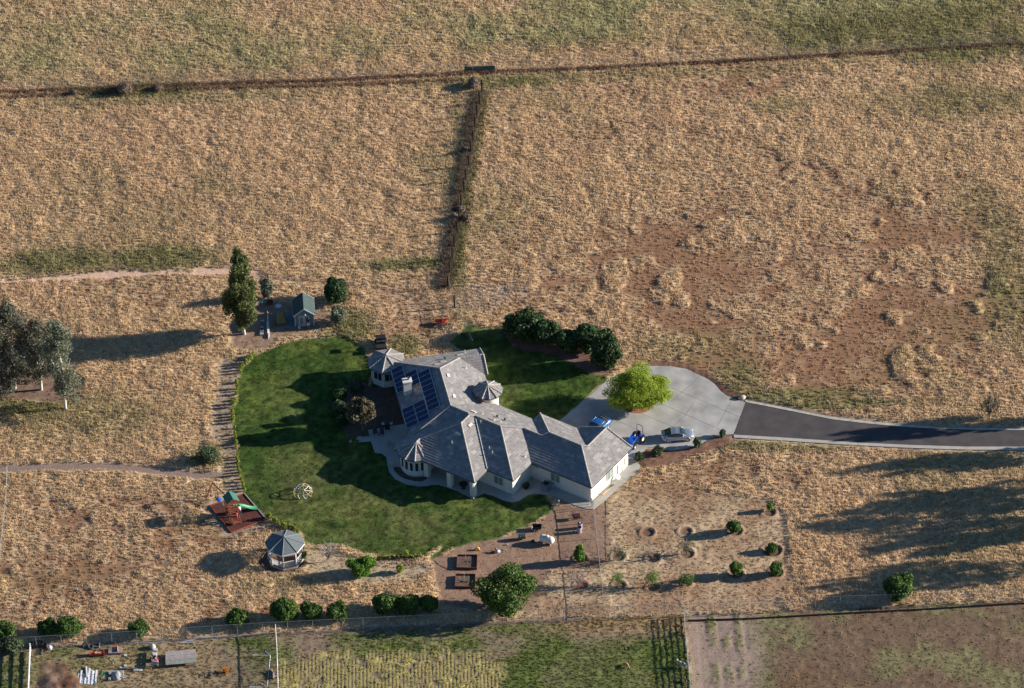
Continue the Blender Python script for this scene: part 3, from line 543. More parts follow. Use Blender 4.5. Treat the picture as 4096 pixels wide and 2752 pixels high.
for c, R, n, a0, z in ((OCT, 2.54, 8, 32, ZE-.012), (TUR, 1.9, 12, 5, TZ), (BAY, 2.55, 12, -35.5, ZE-.01)):
    for i in range(n):
        t0, t1 = rad(a0)+2*math.pi*i/n, rad(a0)+2*math.pi*(i+1)/n; p0 = (c[0]+R*math.cos(t0), c[1]+R*math.sin(t0), z); p1 = (c[0]+R*math.cos(t1), c[1]+R*math.sin(t1), z)
        if R == 2.55 and not (150 < math.degrees(t0) % 360 < 325): continue
        fascia_edge(p0, p1)
    sf.add([(c[0]+R*.98*math.cos(rad(a0)+2*math.pi*i/n), c[1]+R*.98*math.sin(rad(a0)+2*math.pi*i/n), z-.10) for i in range(n)], [tuple(range(n-1, -1, -1))])
gut = [R_['Hi'], R_['Y']]; a, b = gut
fb.build('fascia', fasc, house)
for nms, _ in FACES:
    pts = [R_[n] for n in nms]; sf.add([(p[0], p[1], p[2]-.10) for p in pts], [tuple(range(len(pts)))[::-1]])
sf.build('soffit', sofm, house)
# pipe lying in the valley between the two front wings
MB().tube(np.array(R_['Hi'])+(R_['Y']-R_['Hi'])*.02+[0, 0, .12], np.array(R_['Hi'])+(R_['Y']-R_['Hi'])*.93+[0, 0, .12], .05, n=6).build('valley_pipe', mat('pale_pipe', (.42, .47, .5), .5), house)
wb = MB(); inset = [M_(25.9,-20.74,0), M_(25.9,-12.35,0), M_(19.1,-12.35,0), M_(19.1,-12.83,0), M_(13.15,-12.83,0), M_(13.15,-14.25,0), cross_(-5.5,-14.25,0), S_(-5.5,-8.34,0), S_(-5.1,-8.34,0), S_(-5.1,-3.7,0), S_(-16.3,-3.7,0), S_(-16.3,-18.,0), M_(1.9,-24.6,0), M_(5.,-24.77,0), M_(16.9,-24.77,0), M_(16.9,-20.74,0)]
wb.prism(inset, -.1, ZE-.12)
for tri in (([25.9,-12.35],[19.1,-12.35],[22.5,-12.35]),):
    pass
wb.prism([M_(26.2,-12.05,0)]*0 or [(BAY[0]+2.1*math.cos(i*math.pi/16), BAY[1]+2.1*math.sin(i*math.pi/16)) for i in range(32)], -.1, ZE-.13)
wb.prism([(OCT[0]+2.1*math.cos(rad(32+45*i)), OCT[1]+2.1*math.sin(rad(32+45*i))) for i in range(8)], -.1, ZE-.14)
wb.prism([(TUR[0]+1.3*math.cos(i*math.pi/16), TUR[1]+1.3*math.sin(i*math.pi/16)) for i in range(32)], -.1, TZ-.1)
# gable ends
ga = [M_(25.85,-12.37,ZE-.14), M_(22.5,-12.37,4.333-.14), M_(19.15,-12.37,ZE-.14)]; wb.add(ga+[p-EB*.12 for p in ga], [(0,1,2),(5,4,3),(0,3,4,1),(1,4,5,2),(2,5,3,0)])
ga = [S_(-5.14,-3.75,ZE-.14), S_(-5.14,-6.02,3.883-.16), S_(-5.14,-8.3,ZE-.14)]; wb.add(ga+[p-SA*.12 for p in ga], [(0,1,2),(5,4,3),(0,3,4,1),(1,4,5,2),(2,5,3,0)])
wb.build('wall', cream, house)
# porch columns
for px in ((12.75, -27.4), (9.31, -27.45), (5.75, -27.35)):
    c = M_(*px, 1.3); MB().box(c, (.62, .62, 2.75), rad(-35.5)).build('porch_column', cream, house)
c = M_(12.5, -27.75, 0); MB().path([M_(13.15,-27.85,2.6), M_(12.95,-27.78,2.35), M_(12.95,-27.78,.35), M_(13.25,-28.1,.12)], .045).build('downspout', framew, house)
# windows
def on_wall(f, x, y, P0, n):
    d = ray(*f(x, y)); t = ((P0-CP)@n)/(d@n); return CP+d*t
def window(f, q, P0, n, glass, panes=2, name='window', grid=False, lbl=None):
    tl, br_ = on_wall(f, *q[0], P0, n), on_wall(f, *q[1], P0, n); al = np.cross([0, 0, 1.], n); al /= np.linalg.norm(al)
    u0, u1 = sorted((float(tl@al), float(br_@al))); z0, z1 = sorted((float(tl[2]), float(br_[2]))); base = P0-al*float(P0@al)
    def pt(u, z, o): p = base+al*u+n*o; return np.array([p[0], p[1], z])
    rz = math.atan2(al[1], al[0]); g_ = MB().box(pt((u0+u1)/2, (z0+z1)/2, .03), (u1-u0, .06, z1-z0), rz)
    o = g_.build(name, glass, house, label=lbl); fr_ = MB(); t_ = .055
    for u in [u0, u1]+[u0+(u1-u0)*i/panes for i in range(1, panes)]: fr_.box(pt(u, (z0+z1)/2, .05), (t_, .07, z1-z0+t_), rz)
    for z in [z0, z1]: fr_.box(pt((u0+u1)/2, z, .053), (u1-u0, .07, t_), rz)
    if grid:
        for k in (1, 2): fr_.box(pt(u1-(u1-u0)/4, z0+(z1-z0)*k/3, .045), ((u1-u0)/2, .05, .025), rz)
        for k in (1, 2): fr_.box(pt(u0+(u1-u0)*(.5+k/6.), (z0+z1)/2, .045), (.025, .05, z1-z0), rz)
    fr_.build('frame', framew, o); return o
W1 = M_(25.9,-20.74,1); wF = (-EB); 
window(zb, [(952,902),(1068,1045)], W1, wF, glassg, 2); window(zb, [(240,935),(357,1078)], M_(16.9,-24.77,1), wF, glassg, 2)
window(zb, [(1650,905),(1732,940)], W1, EA, glassg, 2, grid=True)
window(zb, [(1872,730),(1908,765)], W1, EA, framew, 1, 'side_door', lbl='white side door under the eave')
window(zb, [(1845,835),(1880,865)], W1, EA, framew, 1, 'meter_cabinet')
window(zb, [(748,826),(764,845)], W1, wF, glassd, 1, 'vent_grille'); window(zb, [(777,838),(794,856)], W1, wF, glassd, 1, 'vent_grille')
MB().path([on_wall(zb, 1790, 950, W1+EA*.08, EA), on_wall(zb, 1790, 820, W1+EA*.08, EA)], .05).build('meter_pipe', mat('galv', (.35, .36, .36), .4, .6), house)
for k, az in enumerate([-129, -110, -91, -72, -150]):
    az = rad(az+0); n = np.array([math.cos(az), math.sin(az), 0]); c = BAY+n*2.11; MB().box((c[0], c[1], 1.45), (.06, .36, 1.25), az).build('bay_window', glassd, house)
for k in (3, 4, 5):
    az = rad(32+45*k+22.5); n = np.array([math.cos(az), math.sin(az), 0]); c = OCT+n*(2.1*math.cos(rad(22.5))+.01); al = np.array([-n[1], n[0], 0])
    o = MB().box((c[0], c[1], 1.62), (.05, 1.22, 1.15), az).build('bay_window', glassd, house); f_ = MB()
    for s in (-.62, 0, .62): p = c+al*s; f_.box((p[0], p[1], 1.62), (.09, .06, 1.22), az)
    for z in (1.03, 2.21): f_.box((c[0], c[1], z), (.09, 1.28, .06), az)
    f_.build('frame', framew, o)
# chimney
ch = MB(); cc = S_(-15.38, -10.72, 0); ch.box((cc[0], cc[1], 3.95), (1.0, .72, 2.6), rad(9.5)); o = ch.build('chimney', mat('chimney_stucco', (.64, .60, .52), .9, noise=.05, bump=.1, bscale=30), house)
MB().box((cc[0], cc[1], 5.16), (1.1, .82, .10), rad(9.5)).box((cc[0], cc[1], 5.31), (1.22, .94, .20), rad(9.5)).build('chimney_cap', mat('cap_pale', (.62, .60, .56), .8), o)
MB().tube((cc[0]+.22, cc[1]+.1, 5.4), (cc[0]+.22, cc[1]+.1, 5.72), .15).tube((cc[0]+.22, cc[1]+.1, 5.62), (cc[0]+.22, cc[1]+.1, 5.72), .2).build('flue', mat('galv', (.35, .36, .36), .4, .6), o)
# solar panels on the west slope
pvm = bpy.data.materials.new('solar_cell'); pvm.use_nodes = True; t = pvm.node_tree; b = t.nodes['Principled BSDF']; b.inputs['Base Color'].default_value = (.008, .016, .060, 1); b.inputs['Roughness'].default_value = .22; b.inputs['Specular IOR Level'].default_value = .35
pvf = mat('panel_frame', (.55, .57, .6), .4, .5); sn = np.array([-SA[0]*SL, -SA[1]*SL, 1.]); sn /= np.linalg.norm(sn)
def wp(sa_, sb_, o=0.): p = S_(sa_, sb_, ZE+(sa_+16.7)*SL); return p+sn*o
def panel(s0, s1, b0, b1):
    q = [wp(s0, b0, .10), wp(s1, b0, .10), wp(s1, b1, .10), wp(s0, b1, .10)]; q2 = [p+sn*.04 for p in q]; m_ = MB(); m_.add(q+q2, [(0,3,2,1),(4,5,6,7),(0,1,5,4),(1,2,6,5),(2,3,7,6),(3,0,4,7)])
    o = m_.build('solar_panel', pvm, house); f_ = MB()
    for a, b in ((0, 1), (1, 2), (2, 3), (3, 0)): f_.bar(q2[a]+sn*.004, q2[b]+sn*.004, .05 if a % 2 else .035, .05, sn)
    f_.build('frame', pvf, o)
for s0, s1, top, rows in ((-16.55,-15.1,-5.28,5),(-15.08,-13.62,-7.25,3),(-13.60,-12.1,-8.28,8),(-16.6,-15.13,-13.40,4),(-15.11,-13.64,-13.40,4)):
    for k in range(rows): panel(s0, s1, top-.965*k, top-.965*(k+1)+.012)
# roof vents
ventm = mat('vent_pale', (.50, .46, .38), .7); P0s = {}
def vent(f, x, y, names, kind):
    a, b_, c = [R_[n] for n in names]; n = np.cross(b_-a, c-a); n /= np.linalg.norm(n); n = n if n[2] > 0 else -n; p = on_wall(f, x, y, a, n); dn2 = np.array([n[0], n[1], 0]); dn2 /= np.linalg.norm(dn2); al = np.array([-dn2[1], dn2[0], 0])
    if kind == 'p': MB().tube(p-n*.05, p+np.array([0, 0, .42]), .05, n=8).tube(p, p+n*.04, .16, n=10).build('roof_vent', ventm, house)
    elif kind == 'd': MB().tube(p, p+np.array([0, 0, .2]), .08, n=8).ball(p+np.array([0, 0, .24]), (.2, .2, .1)).build('roof_vent', fasc, house)
    else:
        q = [p+al*.36+dn2*.2, p-al*.36+dn2*.2, p-al*.36-dn2*.2, p+al*.36-dn2*.2]; q = [v-n*((v-a)@n)+n*.02 for v in q]; MB().add(q+[v+n*.09 for v in q], [(0,3,2,1),(4,5,6,7),(0,1,5,4),(1,2,6,5),(2,3,7,6),(3,0,4,7)]).build('roof_vent', mat('vent_flat', (.52, .47, .38), .7), house)
EPn = ['EM','pk','U']; M1n = ['J','Q','U']; NPn = ['NE','WN','pk']; 
for a in [(za,1455,385,EPn,'p'),(za,1232,480,EPn,'f'),(za,1305,740,EPn,'f'),(za,1550,932,M1n,'f'),(za,1660,962,M1n,'p'),(za,1785,1030,M1n,'f'),(za,1850,1000,M1n,'d'),(za,1945,1040,M1n,'d'),(za,1890,1058,M1n,'p'),
          (za,1440,188,NPn,'p'),(za,1380,222,NPn,'f'),(za,1195,272,NPn,'d'),(za,1170,305,NPn,'f'),(za,1095,338,NPn,'f'),(zd,1280,545,['G0','He','P'],'p'),(zd,1358,425,['G0','He','P'],'f'),(zd,1640,285,['Hi','Qe','Q'],'p'),(zd,1785,670,['Hi','Qe','Q'],'p'),(zd,1748,612,['Hi','Qe','Q'],'p'),
          (zd,1510,315,['He','Hi','Y'],'f'),(zb,630,712,['Qe','E2','R'],'p'),(zb,215,245,M1n,'f')]: vent(*a)
# ------------------------------------------------------------------ fences
galv = mat('galv', (.35, .36, .36), .4, .6); woodd = mat('post_wood', (.013, .010, .009), .95, noise=.2, nscale=6)
def mesh_mat(name, col, a):
    m = bpy.data.materials.new(name); m.use_nodes = True; t = m.node_tree; b = t.nodes['Principled BSDF']; b.inputs['Base Color'].default_value = (*col, 1); b.inputs['Roughness'].default_value = .5; b.inputs['Metallic'].default_value = .3
    tc = t.nodes.new('ShaderNodeTexCoord'); w1 = t.nodes.new('ShaderNodeTexChecker'); w1.inputs['Scale'].default_value = 17.; t.links.new(tc.outputs['Object'], w1.inputs['Vector'])
    mr = t.nodes.new('ShaderNodeMapRange'); mr.inputs[3].default_value = a*1.5; mr.inputs[4].default_value = a*.5; t.links.new(w1.outputs['Fac'], mr.inputs[0])
    tr = t.nodes.new('ShaderNodeBsdfTransparent'); ms = t.nodes.new('ShaderNodeMixShader'); o = t.nodes['Material Output']
    t.links.new(mr.outputs[0], ms.inputs[0]); t.links.new(tr.outputs[0], ms.inputs[1]); t.links.new(b.outputs[0], ms.inputs[2]); t.links.new(ms.outputs[0], o.inputs[0]); return m
wire = mesh_mat('chain_mesh', (.40, .42, .42), .13); wiref = mesh_mat('field_mesh', (.45, .45, .42), .14)
def along(pts, step):
    out = []; car = 0.
    for a, b in zip(pts, pts[1:]):
        a = np.array(a); b = np.array(b); L = np.linalg.norm(b-a); s = car
        while s < L: out.append(a+(b-a)*s/L); s += step
        car = s-L
    return out
def chain_fence(name, pts, hgt, label, spacing=3.05, rail=True, pr=.035, pm=None, wm=None, rr=.022, cat='fence', org=None, ext=0.):
    pts = [np.array([p[0], p[1], 0.]) for p in pts]; r = empty(name, pts[0] if org is None else org, label, cat); og = pts[0] if org is None else org
    for p in along(pts, spacing): MB().tube((0, 0, -.1), (0, 0, hgt+ext), pr, n=6).build('post', pm or galv, r).location = Vector(p-og)
    if rail:
        m_ = MB(); m_.path([p+[0, 0, hgt] for p in pts], rr, 6); m_.build('top_rail', pm or galv, r, org=og)
    m_ = MB()
    for a, b in zip(pts, pts[1:]): m_.add([a+[0, 0, .03], b+[0, 0, .03], b+[0, 0, hgt-.02], a+[0, 0, hgt-.02]], [(0, 1, 2, 3)])
    m_.build('wire_mesh', wm or wire, r, org=og); return r
near_pts = [G(x, y, 1.83) for x, y in [(-60,2557),(0,2554),(493,2527),(1050,2491),(1610,2464),(2014,2445),(2311,2432),(2717,2416),(3043,2403),(3348,2385),(3650,2375),(4060,2358),(4250,2349)]]
chain_fence('chain_link_fence', near_pts, 1.83, 'long galvanised chain link fence between the dry field and the paddocks')
kb = [G(x, y, 0) for x, y in [(2752,2487),(3000,2480),(3350,2460),(3700,2442),(4096,2418),(4250,2410)]]
m_ = MB()
for a, b in zip(kb, kb[1:]): m_.bar(a+[0, .02, .17], b+[0, .02, .17], .04, .34)
r = empty('board_fence', kb[0], 'low dark board barrier along the foot of the chain link fence, right half', 'fence'); m_.build('board', mat('dark_board', (.06, .05, .045), .9, noise=.3, nscale=2), r, org=kb[0])
for p in along(kb, 3.05): MB().box((0, 0, .2), (.09, .09, .5)).build('post', mat('dark_board', (.06, .05, .045)), r).location = Vector(p-kb[0]+np.array([0, .08, 0]))
far_pts = [G(x, y, 0) for x, y in [(-80,375),(0,370),(437,353),(893,335),(1350,322),(1605,306),(1783,299),(1961,289),(2227,281),(2600,262),(3019,239),(3468,214),(4013,180),(4180,170)]]
chain_fence('field_fence', far_pts, 1.75, 'far wire fence on slim metal posts crossing the top of the fields', pr=.028, rail=True, rr=.010, pm=mat('dull_steel', (.30, .31, .30), .5, .5), wm=wiref)
weed_band('dry_weeds', [p-[0, .2, 0] for p in far_pts], .11, .30, 3000, (.27, .165, .12), 'brown dead weeds piled along the foot of the far fence')
weed_band('dry_weeds', [G(x, y, 0) for x, y in [(-40,395),(437,372),(800,357),(1350,345),(1830,325)]], .12, .26, 1300, (.26, .16, .11), 'second brown weed strip just inside the far fence at the left')
tops = [(1926,322),(1917,373),(1907,420),(1899,469),(1891,525),(1882,569),(1874,623),(1862,679),(1855,725),(1843,781),(1835,836),(1827,885),(1816,943),(1808,995),(1797,1049),(1790,1104),(1816,1183)]
pp = [G(x, y, 2.05)*[1, 1, 0] for x, y in tops]; r = empty('post_fence', pp[0], 'line of dark wooden fence posts dividing the two fields', 'fence')
for p in pp: MB().tube((0, 0, -.2), (0, 0, 2.1), .12, .115, n=8).build('post', woodd, r).location = Vector(p-pp[0])
m_ = MB()
for z in (.5, 1., 1.5, 1.95): m_.path([p+[0, 0, z] for p in pp[:-1]], .004, 4)
m_.build('wire', mat('dark_wire', (.03, .03, .03), .7), r, org=pp[0])
weed_band('tumbleweed_bank', [p-[.5, 0, 0] for p in pp[:-1]], .28, .45, 1800, (.175, .13, .095), 'grey brown brush caught along the wooden post line')
weed_band('green_undergrowth', [p+[.5, 0, 0] for p in pp[:-1]], .35, .25, 1200, (.14, .14, .06), 'green weeds growing beside the wooden post line')
chain_fence('chain_link_fence', [G(1795,1152,0), G(1818,1228,0), G(1843,1290,0), G(1878,1362,0), G(1893,1400,0)], 1.5, 'short chain link fence running from the wooden posts down to the back of the house')
chain_fence('chain_link_fence', [G(30,1893,0)]+[G(x, y, 1.3) for x, y in [(24,1960),(10,2100),(0,2190),(-30,2420)]], 1.3, 'wire fence with pale posts at the left edge, starting beside the lower dirt path', pm=mat('grey_post', (.38, .38, .36), .6), rr=.015, pr=.025)
chain_fence('chain_link_fence', [G(x, y, 1.45) for x, y in [(2366,1992),(2376,2052),(2392,2192),(2406,2332),(2418,2432)]], 1.45, 'chain link fence seen end on, from the house corner to the long near fence', rr=.03, pr=.04)
chain_fence('chain_link_fence', [G(x, y, 1.5) for x, y in [(1101,2497),(1107,2590),(1110,2680),(1113,2790)]], 1.5, 'pale fence seen end on between the equipment yard and the crop rows', rr=.045, pr=.04, pm=mat('white_post', (.6, .6, .58), .6))
g0 = [G(2372,1993,1.83), G(2352,1990,1.83)-[1.3, -.1, 0]]
chain_fence('garden_gate', [g0[0]*[1, 1, 0], M_(25.6,-21.1,0)], 1.5, 'small wire gate panel between house corner and garden fence', spacing=1.1, rr=.03, cat='gate')
vin = mat('vinyl_white', (.78, .79, .80), .5)
def rail_fence(name, pts, hgt, zs, rw, rh, label, m, step=2.4, pw=.13):
    pts = [np.array([p[0], p[1], 0.]) for p in pts]; r = empty(name, pts[0], label, 'fence')
    for p in along(pts, step): MB().box((0, 0, hgt/2), (pw, pw, hgt)).box((0, 0, hgt+.03), (pw*1.25, pw*1.25, .05)).build('post', m, r).location = Vector(p-pts[0])
    for z in zs:
        m_ = MB()
        for a, b in zip(pts, pts[1:]): m_.bar(a+[0, 0, z], b+[0, 0, z], rw, rh)
        m_.build('rail', m, r, org=pts[0])
    return r
rail_fence('vinyl_fence', [G(x, y, 1.2) for x, y in [(120,2578),(117,2640),(113,2740),(111,2800)]], 1.25, (.42, .80, 1.18), .05, .15, 'white vinyl rail fence seen end on at the left of the equipment yard', vin)
rail_fence('corral_fence', [G(x, y, 1.3) for x, y in [(2737,2440),(2742,2520),(2751,2620),(2762,2730),(2770,2800)]], 1.32, (.2, .42, .64, .86, 1.08, 1.29), .06, .075, 'weathered grey pipe corral fence with many rails, goats on its left side', mat('weathered_pipe', (.40, .37, .35), .7, noise=.2), 3.2)
# ------------------------------------------------------------------ trees and shrubs
barkm = mat('bark', (.16, .12, .095), .95, noise=.3, nscale=4); barkp = mat('bark_pale', (.50, .44, .37), .9, noise=.25, nscale=3)
def leaf_mat(name, col, tr=.25): return mat(name, col, .6, spec=.25, trans=tr, attr=True)
L_cit = leaf_mat('leaf_citrus', (.066, .120, .022)); L_dark = leaf_mat('leaf_dark', (.036, .068, .022)); L_pv = leaf_mat('leaf_palo', (.28, .36, .040), .45); L_euc = leaf_mat('leaf_gum', (.095, .115, .035)); L_oli = leaf_mat('leaf_grey', (.155, .175, .115))
L_brt = leaf_mat('leaf_bright', (.10, .20, .028), .35); L_hed = leaf_mat('leaf_hedge', (.22, .27, .045), .35); L_cal = leaf_mat('leaf_bottle', (.15, .13, .075)); L_brn = leaf_mat('twig_brown', (.20, .145, .11), .1); L_shr = leaf_mat('leaf_shrub', (.075, .105, .05)); L_pink = leaf_mat('leaf_pink', (.42, .10, .13))
def leaves(blobs, n, size, zmin=.05, shell=.55, up=.0, elong=1.7):
    vol = np.array([b[3]*b[4]*b[5] for b in blobs])**.72; cnt = np.maximum(1, (vol/vol.sum()*n).astype(int)); Ps, Ns = [], []
    for b, k in zip(blobs, cnt):
        d = RN.randn(k, 3); d /= np.linalg.norm(d, axis=1)[:, None]; r = shell+(1-shell)*RN.rand(k)**.6; r = np.where(RN.rand(k) < .08, r*1.12, r)
        Ps.append(np.array(b[:3])+d*r[:, None]*np.array(b[3:6])); Ns.append(d)
    P = np.concatenate(Ps); N = np.concatenate(Ns); k = P[:, 2] > zmin; P, N = P[k], N[k]; n = len(P)
    N = N*.75+RN.randn(n, 3)*.65; N[:, 2] += up; N /= np.linalg.norm(N, axis=1)[:, None]; T = np.cross(N, RN.randn(n, 3)); T /= np.linalg.norm(T, axis=1)[:, None]; B = np.cross(N, T)
    s = size*(.6+.8*RN.rand(n))[:, None]; V = np.stack([P-T*s*elong*.5, P+B*s*.5, P+T*s*elong*.5, P-B*s*.5], 1).reshape(-1, 3)
    return V, np.arange(4*n).reshape(-1, 4), P
def clumps(cx, cy, cz, rx, ry, rz, k, cr=.34, seed=0, core=.62):
    R = np.random.RandomState(seed); out = [(cx, cy, cz, rx*core, ry*core, rz*(core+.03))]
    for i in range(k):
        d = R.randn(3); d /= np.linalg.norm(d); f = .50+.36*R.rand(); q = cr*(.55+.9*R.rand()); out.append((cx+d[0]*rx*f, cy+d[1]*ry*f, cz+d[2]*rz*f, rx*q, ry*q, rz*q))
    return out
def tree(name, loc, label, cat, blobs, n, size, leafm, trunk, bark=None, group=None, zmin=.1, shell=.55, up=0., elong=1.7, tvar=None):
    r = empty(name, loc, label, cat, group); bark = bark or barkm; m_ = MB()
    for ps in trunk:
        for (a, ra), (b, rb_) in zip(ps, ps[1:]): m_.tube(a, b, ra, rb_, 7)
    m_.build('trunk', bark, r); V, F, P = leaves(blobs, n, size, zmin, shell, up, elong)
    cl = vn(P[:, 0]+P[:, 2]*.7, P[:, 1]-P[:, 2]*.5, max(.5, size*3), 77); tint = np.clip(cl*.9+RN.rand(len(P))*.5-.2, 0, 1)
    np_mesh('crown', V, F, leafm, r, tint=tint); return r
def std_trunk(h, r, spread, k=4, seed=0):
    R = random.Random(seed); out = [[((0, 0, -.1), r), ((R.uniform(-.1, .1), R.uniform(-.1, .1), h*.5), r*.75)]]; p = out[0][1][0]
    for i in range(k):
        a = 2*math.pi*i/k+R.random(); q = (p[0]+spread*.45*math.cos(a), p[1]+spread*.45*math.sin(a), h*.9); out.append([(p, r*.6), (q, r*.35), ((q[0]+spread*.4*math.cos(a), q[1]+spread*.4*math.sin(a), h*1.35), r*.12)])
    return out
def base_of(px, py): p = G(px, py); p[2] = H0(p[0], p[1])*.5; return p
def round_tree(px, py, wpx, hpx, label, leafm=None, seed=0, n=5000, size=.20, name='tree', cat='tree', group=None, k=16):
    """px,py centre of crown in the photo; width and height of the crown there"""
    rx = wpx/62.; S = math.sin(TILT); Cc = math.cos(TILT); hh = hpx/31./2    # image half height = sqrt((rz*C)^2+(rx*S)^2)
    rz = math.sqrt(max((hh**2-(rx*S)**2)/Cc**2, (rx*.72)**2)); cz = rz*1.02+.08*rx; p = G(px, py, cz); p[2] = 0
    return tree(name, p, label, cat, clumps(0, 0, cz, rx, rx, rz, k+6, .30, seed, .84), n, size, leafm or L_cit, std_trunk(cz, .07*rx+.06, rx, 5, seed), group=group, up=.15, shell=.6)
# dark hedge-like trees beyond the turret
for i, (x, y, w_, h_, lb) in enumerate([(2095,1298,158,134,'leftmost and broadest of the five dark round trees behind the turret'),(2197,1330,124,110,'second from left of the five dark round trees, dense crown'),(2268,1360,110,98,'smallest of the five dark round trees, in the middle of the clump'),(2348,1348,128,120,'fourth from left of the five dark round trees, tallest top'),(2424,1402,138,148,'rightmost dark round tree of the clump, beside the bright green tree')]):
    round_tree(x, y, w_, h_, lb, L_dark, 20+i, 9000, .19, 'evergreen_tree', group='dark round trees behind the turret')
# bright tree in the driveway island
p = G(*zdrive(1000,650)); bl = clumps(0, 0, 2.9, 4.25, 3.9, 2.35, 40, .26, 5, .80)+clumps(.2, 0, 3.5, 2.7, 2.7, 1.9, 12, .35, 6)+[(0, 0, 1.0, 1.6, 1.4, .7)]
pv_tr = [[((0, 0, 0), .16), ((.1, .1, .6), .15)]]+[[((.1, .1, .6), .11), ((1.1*math.cos(a), 1.1*math.sin(a), 1.7), .08), ((2.6*math.cos(a+.2), 2.6*math.sin(a+.2), 3.1+.5*math.sin(3*a)), .03)] for a in [0, .9, 1.9, 2.8, 3.7, 4.6, 5.5]]
tree('palo_verde_tree', (p[0], p[1], 0), 'bright yellow green feathery tree in the round bed on the driveway', 'tree', bl, 60000, .08, L_pv, pv_tr, shell=.3, elong=2.6, up=.2)
# tall gum tree left of the shed and its neighbours
p = G(978, 1338); bl = []
for i in range(56):
    z = 2.0+11.8*rnd.random()**1.2; f = math.sin(min(1, (z-1.6)/3.6)*math.pi/2)*max(.10, 1-(max(0, z-2.6)/12.0)**1.7); a = rnd.random()*6.28; q = 2.35*f*rnd.random()**.5; k = .38+.60*f*rnd.uniform(.4, 1); bl.append((q*math.cos(a)-.1, q*1.5*math.sin(a), z, k, k*1.2, k*1.7))
for i in range(14): z = 3.2+i*.62; f = max(.1, 1-((z-2.6)/12.)**1.5); bl.append((rnd.uniform(-.3, .3), rnd.uniform(-.4, .4), z, 1.45*f+.1, 1.9*f+.1, .8))
gtr = [[((0, 0, 0), .20), ((-.15, .1, 2.2), .15), ((-.3, .1, 7), .09), ((-.2, 0, 13.2), .03)], [((-.05, .1, 0), .13), ((-.55, .1, 1.9), .10), ((-1.1, .2, 4.8), .05)]]
tree('gum_tree', (p[0], p[1], 0), 'tall narrow eucalyptus with pale twin trunk left of the blue shed', 'tree', bl, 30000, .14, L_euc, gtr, barkp, shell=.2, elong=2.2)
round_tree(1067, 1150, 60, 90, 'small grey green tree half hidden behind the tall eucalyptus', L_oli, 31, 3000, .15, 'olive_tree')
round_tree(1342, 1162, 112, 104, 'round dark tree just right of the blue shed', L_dark, 32, 8000, .17, 'evergreen_tree')
round_tree(1351, 1258, 66, 74, 'small silvery shrub beside the shed, below the round dark tree', L_oli, 33, 3200, .13, 'shrub', 'shrub')
# grey gums at the left edge
def gum(px, py, hgt, wd, label, seed, n=11000, pale=False):
    p = G(px, py); R = random.Random(seed); bl = []
    for i in range(46):
        z = hgt*(.16+.82*R.random()**.8); f = math.sin(math.pi*min(1, max(.1, z/hgt*.9+.12)))**.6; a = R.random()*6.28; q = wd*.62*f*R.random()**.6; k = wd*.14*R.uniform(.5, 1.5); bl.append((q*math.cos(a), q*math.sin(a), z, k, k, k*1.5))
    tr = [[((0, 0, 0), .22), ((.1, .1, hgt*.35), .16), ((-.1, 0, hgt*.85), .04)]]+[[((.1, .1, hgt*.3), .09), ((wd*.3*math.cos(a), wd*.3*math.sin(a), hgt*.6), .03)] for a in (0, 1.5, 3, 4.5)]
    return tree('gum_tree', (p[0], p[1], 0), label, 'tree', bl, int(n*.85), .15, L_oli if pale else leaf_mat('leaf_gum2', (.115, .115, .08)), tr, barkp, shell=.35)
gum(262, 1640, 14.0, 4.2, 'slender grey eucalyptus, right of the group at the left edge', 41, 9000, True)
gum(60, 1553, 13.0, 6.4, 'broad grey eucalyptus in the group at the left edge', 42, 15000)
gum(165, 1560, 11.0, 4.6, 'darker eucalyptus standing between the two others at the left edge', 43, 9000); gum(215, 1490, 8., 3.6, 'short silvery eucalyptus behind the group at the left edge', 44, 5000, True)
gum(-40, 1600, 12., 5.5, 'eucalyptus cut by the left picture edge', 45, 9000)
# trees out of the picture to the right whose shadows fall across road and field
for i, (x, y, hh, ww) in enumerate([(78,-18.4,13,3.8),(80,-25,12.5,4.5),(77,-34.5,14.5,6),(84,-31.5,14,5),(88,-38,17,6.5),(75,-40.5,12,5),(79,-46,14,6)]):
    tree('boundary_tree', (x, y, 0), 'tall tree east of the pictured ground, throwing a long shadow', 'tree', clumps(0, 0, hh*.60, ww*.5, ww*.5, hh*.36, 20, .26, 60+i)[1:], 1050, .42, L_euc, std_trunk(hh*.5, .22, ww*.4, 5, i), group='tall trees east of the road that shade the field', shell=.45)
# bottlebrush and dark shrubs west of the house
p = G(*zpat(700,1130)); bl = clumps(0, .1, 3.0, 1.75, 1.6, 1.9, 18, .36, 8)+[(.3, .2, 4.7, .45, .45, .7), (1.1, .1, 3.9, .6, .6, .9)]
tree('bottlebrush_tree', (p[0], p[1], 0), 'olive brown bottlebrush tree between the patio and the west lawn', 'tree', bl, 9000, .15, L_cal, std_trunk(2.4, .12, 1.3, 6, 9), shell=.4, elong=2.4)
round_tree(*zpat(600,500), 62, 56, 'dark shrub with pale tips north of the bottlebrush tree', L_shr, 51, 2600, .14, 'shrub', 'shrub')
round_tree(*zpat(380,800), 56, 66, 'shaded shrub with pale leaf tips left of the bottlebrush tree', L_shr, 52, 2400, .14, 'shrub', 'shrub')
round_tree(*zpat(360,640), 66, 60, 'dark shrub in the house shadow, farthest up the west bed', L_dark, 53, 2600, .14, 'shrub', 'shrub'); round_tree(*zpat(430,950), 60, 50, 'dark shrub in the house shadow nearest the stepping slabs', L_dark, 54, 2400, .14, 'shrub', 'shrub')
